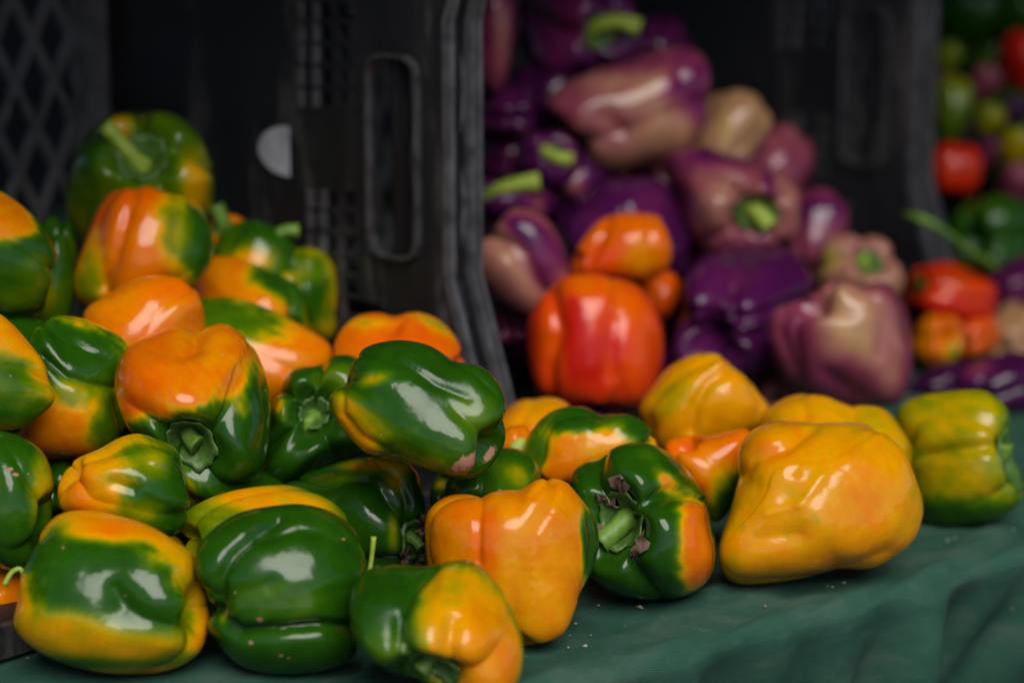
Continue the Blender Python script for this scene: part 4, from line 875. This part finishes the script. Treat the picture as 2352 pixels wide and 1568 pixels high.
# green stalk lying over the bright red pepper
def stalk():
    path = [at(2078, 490, 1.99), at(2120, 505, 1.98), at(2165, 528, 1.99), at(2215, 566, 2.01), at(2268, 602, 2.05), at(2290, 618, 2.07)]
    k = 2.14 / FPX
    V, F = tube(path, np.array([3, 11, 6, 6, 10, 6]) * k)
    base = V[np.argmin(V[:, 2])].copy()
    tag(mesh_obj('pepper_stalk', V - base, F, M_STEM, loc=tuple(base)), 'thick bright green stalk slanting down above the bright red pepper', 'stalk')
stalk()

# crumbs of soil and dry leaf scattered on the cloth
def crumbs():
    rg = np.random.RandomState(12); V = []; F = []
    pa, pb = on_z(1535, 1464), on_z(2255, 1262); e = (pb - pa)[:2]; e /= np.linalg.norm(e); nrm = np.array([e[1], -e[0]])
    for _ in range(90):
        s_ = rg.uniform(-0.28, 0.42); t_ = -abs(rg.normal(0, 0.05)) - 0.004
        p = np.array([pa[0] + e[0] * s_ + nrm[0] * t_, pa[1] + e[1] * s_ + nrm[1] * t_, 0.0])
        sz = rg.uniform(0.0004, 0.0011) * (2.2 if rg.rand() < 0.12 else 1); a = rg.uniform(0, 6.28); k = len(V)
        u = np.array([math.cos(a), math.sin(a), 0]); v = np.array([-u[1], u[0], 0])
        pts = [p - u * sz * rg.uniform(1, 2.2), p + v * sz * rg.uniform(.5, 1), p + u * sz * rg.uniform(1, 2.2), p - v * sz * rg.uniform(.5, 1), p + np.array([0, 0, sz * rg.uniform(.5, 1.1)])]
        V += pts; F += [(k, k + 1, k + 4), (k + 1, k + 2, k + 4), (k + 2, k + 3, k + 4), (k + 3, k, k + 4), (k + 3, k + 2, k + 1, k)]
    tag(mesh_obj('crumbs', V, F, M_SOIL, smooth=False), 'pale crumbs of soil and dry leaf scattered over the green cloth', 'crumbs', kind='stuff')
crumbs()

# ------------------------------------------------------------------ peppers buried under the heaps, which carry the ones in view
def buried():
    protos = []
    for k, (fam, m0, m1) in enumerate((('g', 0.16, 0.5), ('g', 0.78, 0.5), ('g', 0.3, 0.7), ('p', 0.22, 0.4), ('p', 0.62, 0.8))):
        sh = Shape(900 + k, n=4, dm=0.1, de=0.28); V, F = grid(40, 64, sh)
        me = bpy.data.meshes.new('bell_pepper'); me.from_pydata([tuple(map(float, v)) for v in V], [], F); me.update()
        me.polygons.foreach_set('use_smooth', [True] * len(me.polygons)); me.materials.append(M_SKIN)
        nz = vnoise(V, 950 + k, 2.0); m = m0 + (m1 - m0) * np.clip(nz * 0.8, 0, 1)
        ca = me.color_attributes.new('pigment', 'FLOAT_COLOR', 'POINT'); ca.data.foreach_set('color', pigment(fam, m).astype(np.float32).reshape(-1))
        protos.append(me)
    rg = random.Random(5); cents = [(p[1][1], 0.046) for p in PLACED]; boxes = []
    for _, (sh, c, A, inv, pts) in PLACED:
        X, Y, D = proj(pts); boxes.append((X.min(), X.max(), Y.min(), Y.max(), D.mean(), c))
    def hidden(c, r):
        n = h = 0
        for a in range(10):
            for q in (0.55, 1.0):
                P = c + (R_ * math.cos(a * 0.628) + U_ * math.sin(a * 0.628)) * r * q; X, Y, D = proj(P[None]); n += 1
                if X[0] < -15 or X[0] > DW + 15: h += 1; continue
                for (x0, x1, y0, y1, d, cc) in boxes:
                    if d < D[0] and ((X[0] - (x0 + x1) / 2) / ((x1 - x0) / 2)) ** 2 + ((Y[0] - (y0 + y1) / 2) / ((y1 - y0) / 2)) ** 2 < 0.95: h += 1; break
        return h / n
    n = 0
    order = sorted(PLACED, key=lambda p: -p[1][4][:, 2].min())
    for lab, (sh, c, A, inv, pts) in order:
        z = pts[:, 2].min() + 0.006
        k_ = 0
        while z > 0.035:
            r = min(rg.uniform(0.036, 0.044), max(0.026, z / 2))
            best = None
            for _ in range(14):
                q = np.array([c[0] + rg.uniform(-0.03, 0.03), c[1] + rg.uniform(-0.015, 0.04), max(z - r * 0.92, r * 0.9)])
                gap = min(np.linalg.norm(q - o) - (ro + r) * 0.80 for o, ro in cents)
                if gap > 0 and hidden(q, r) > 0.9 and (best is None or abs(q[0] - c[0]) < abs(best[0] - c[0])): best = q
            z -= 1.75 * r
            if best is None: continue
            purple = best[1] > 1.66 and best[0] > -0.03
            o = bpy.data.objects.new('bell_pepper', protos[rg.choice((3, 4)) if purple else rg.choice((0, 1, 2))])
            o.location = best; o.rotation_euler = [rg.uniform(0, 6.28) for _ in range(3)]; o.scale = [r * rg.uniform(0.92, 1.05) for _ in range(3)]
            COL.objects.link(o); cents.append((best, r)); n += 1
            k_ += 1; w_ = lab.replace(',', '').split()[:11]
            while w_[-1] in ('a', 'an', 'the', 'of', 'with', 'and', 'in', 'at', 'on', 'its', 'to', 'by', 'from', 'one', 'behind', 'below', 'above', 'under', 'beside', 'between', 'right', 'left'): w_.pop()
            tag(o, ('pepper', 'second pepper', 'third pepper', 'fourth pepper')[min(k_, 4) - 1] + ' hidden under the ' + ' '.join(w_), 'bell pepper', 'purple peppers under the heap' if purple else 'green and orange peppers under the heap')
    print('buried', n)
buried()
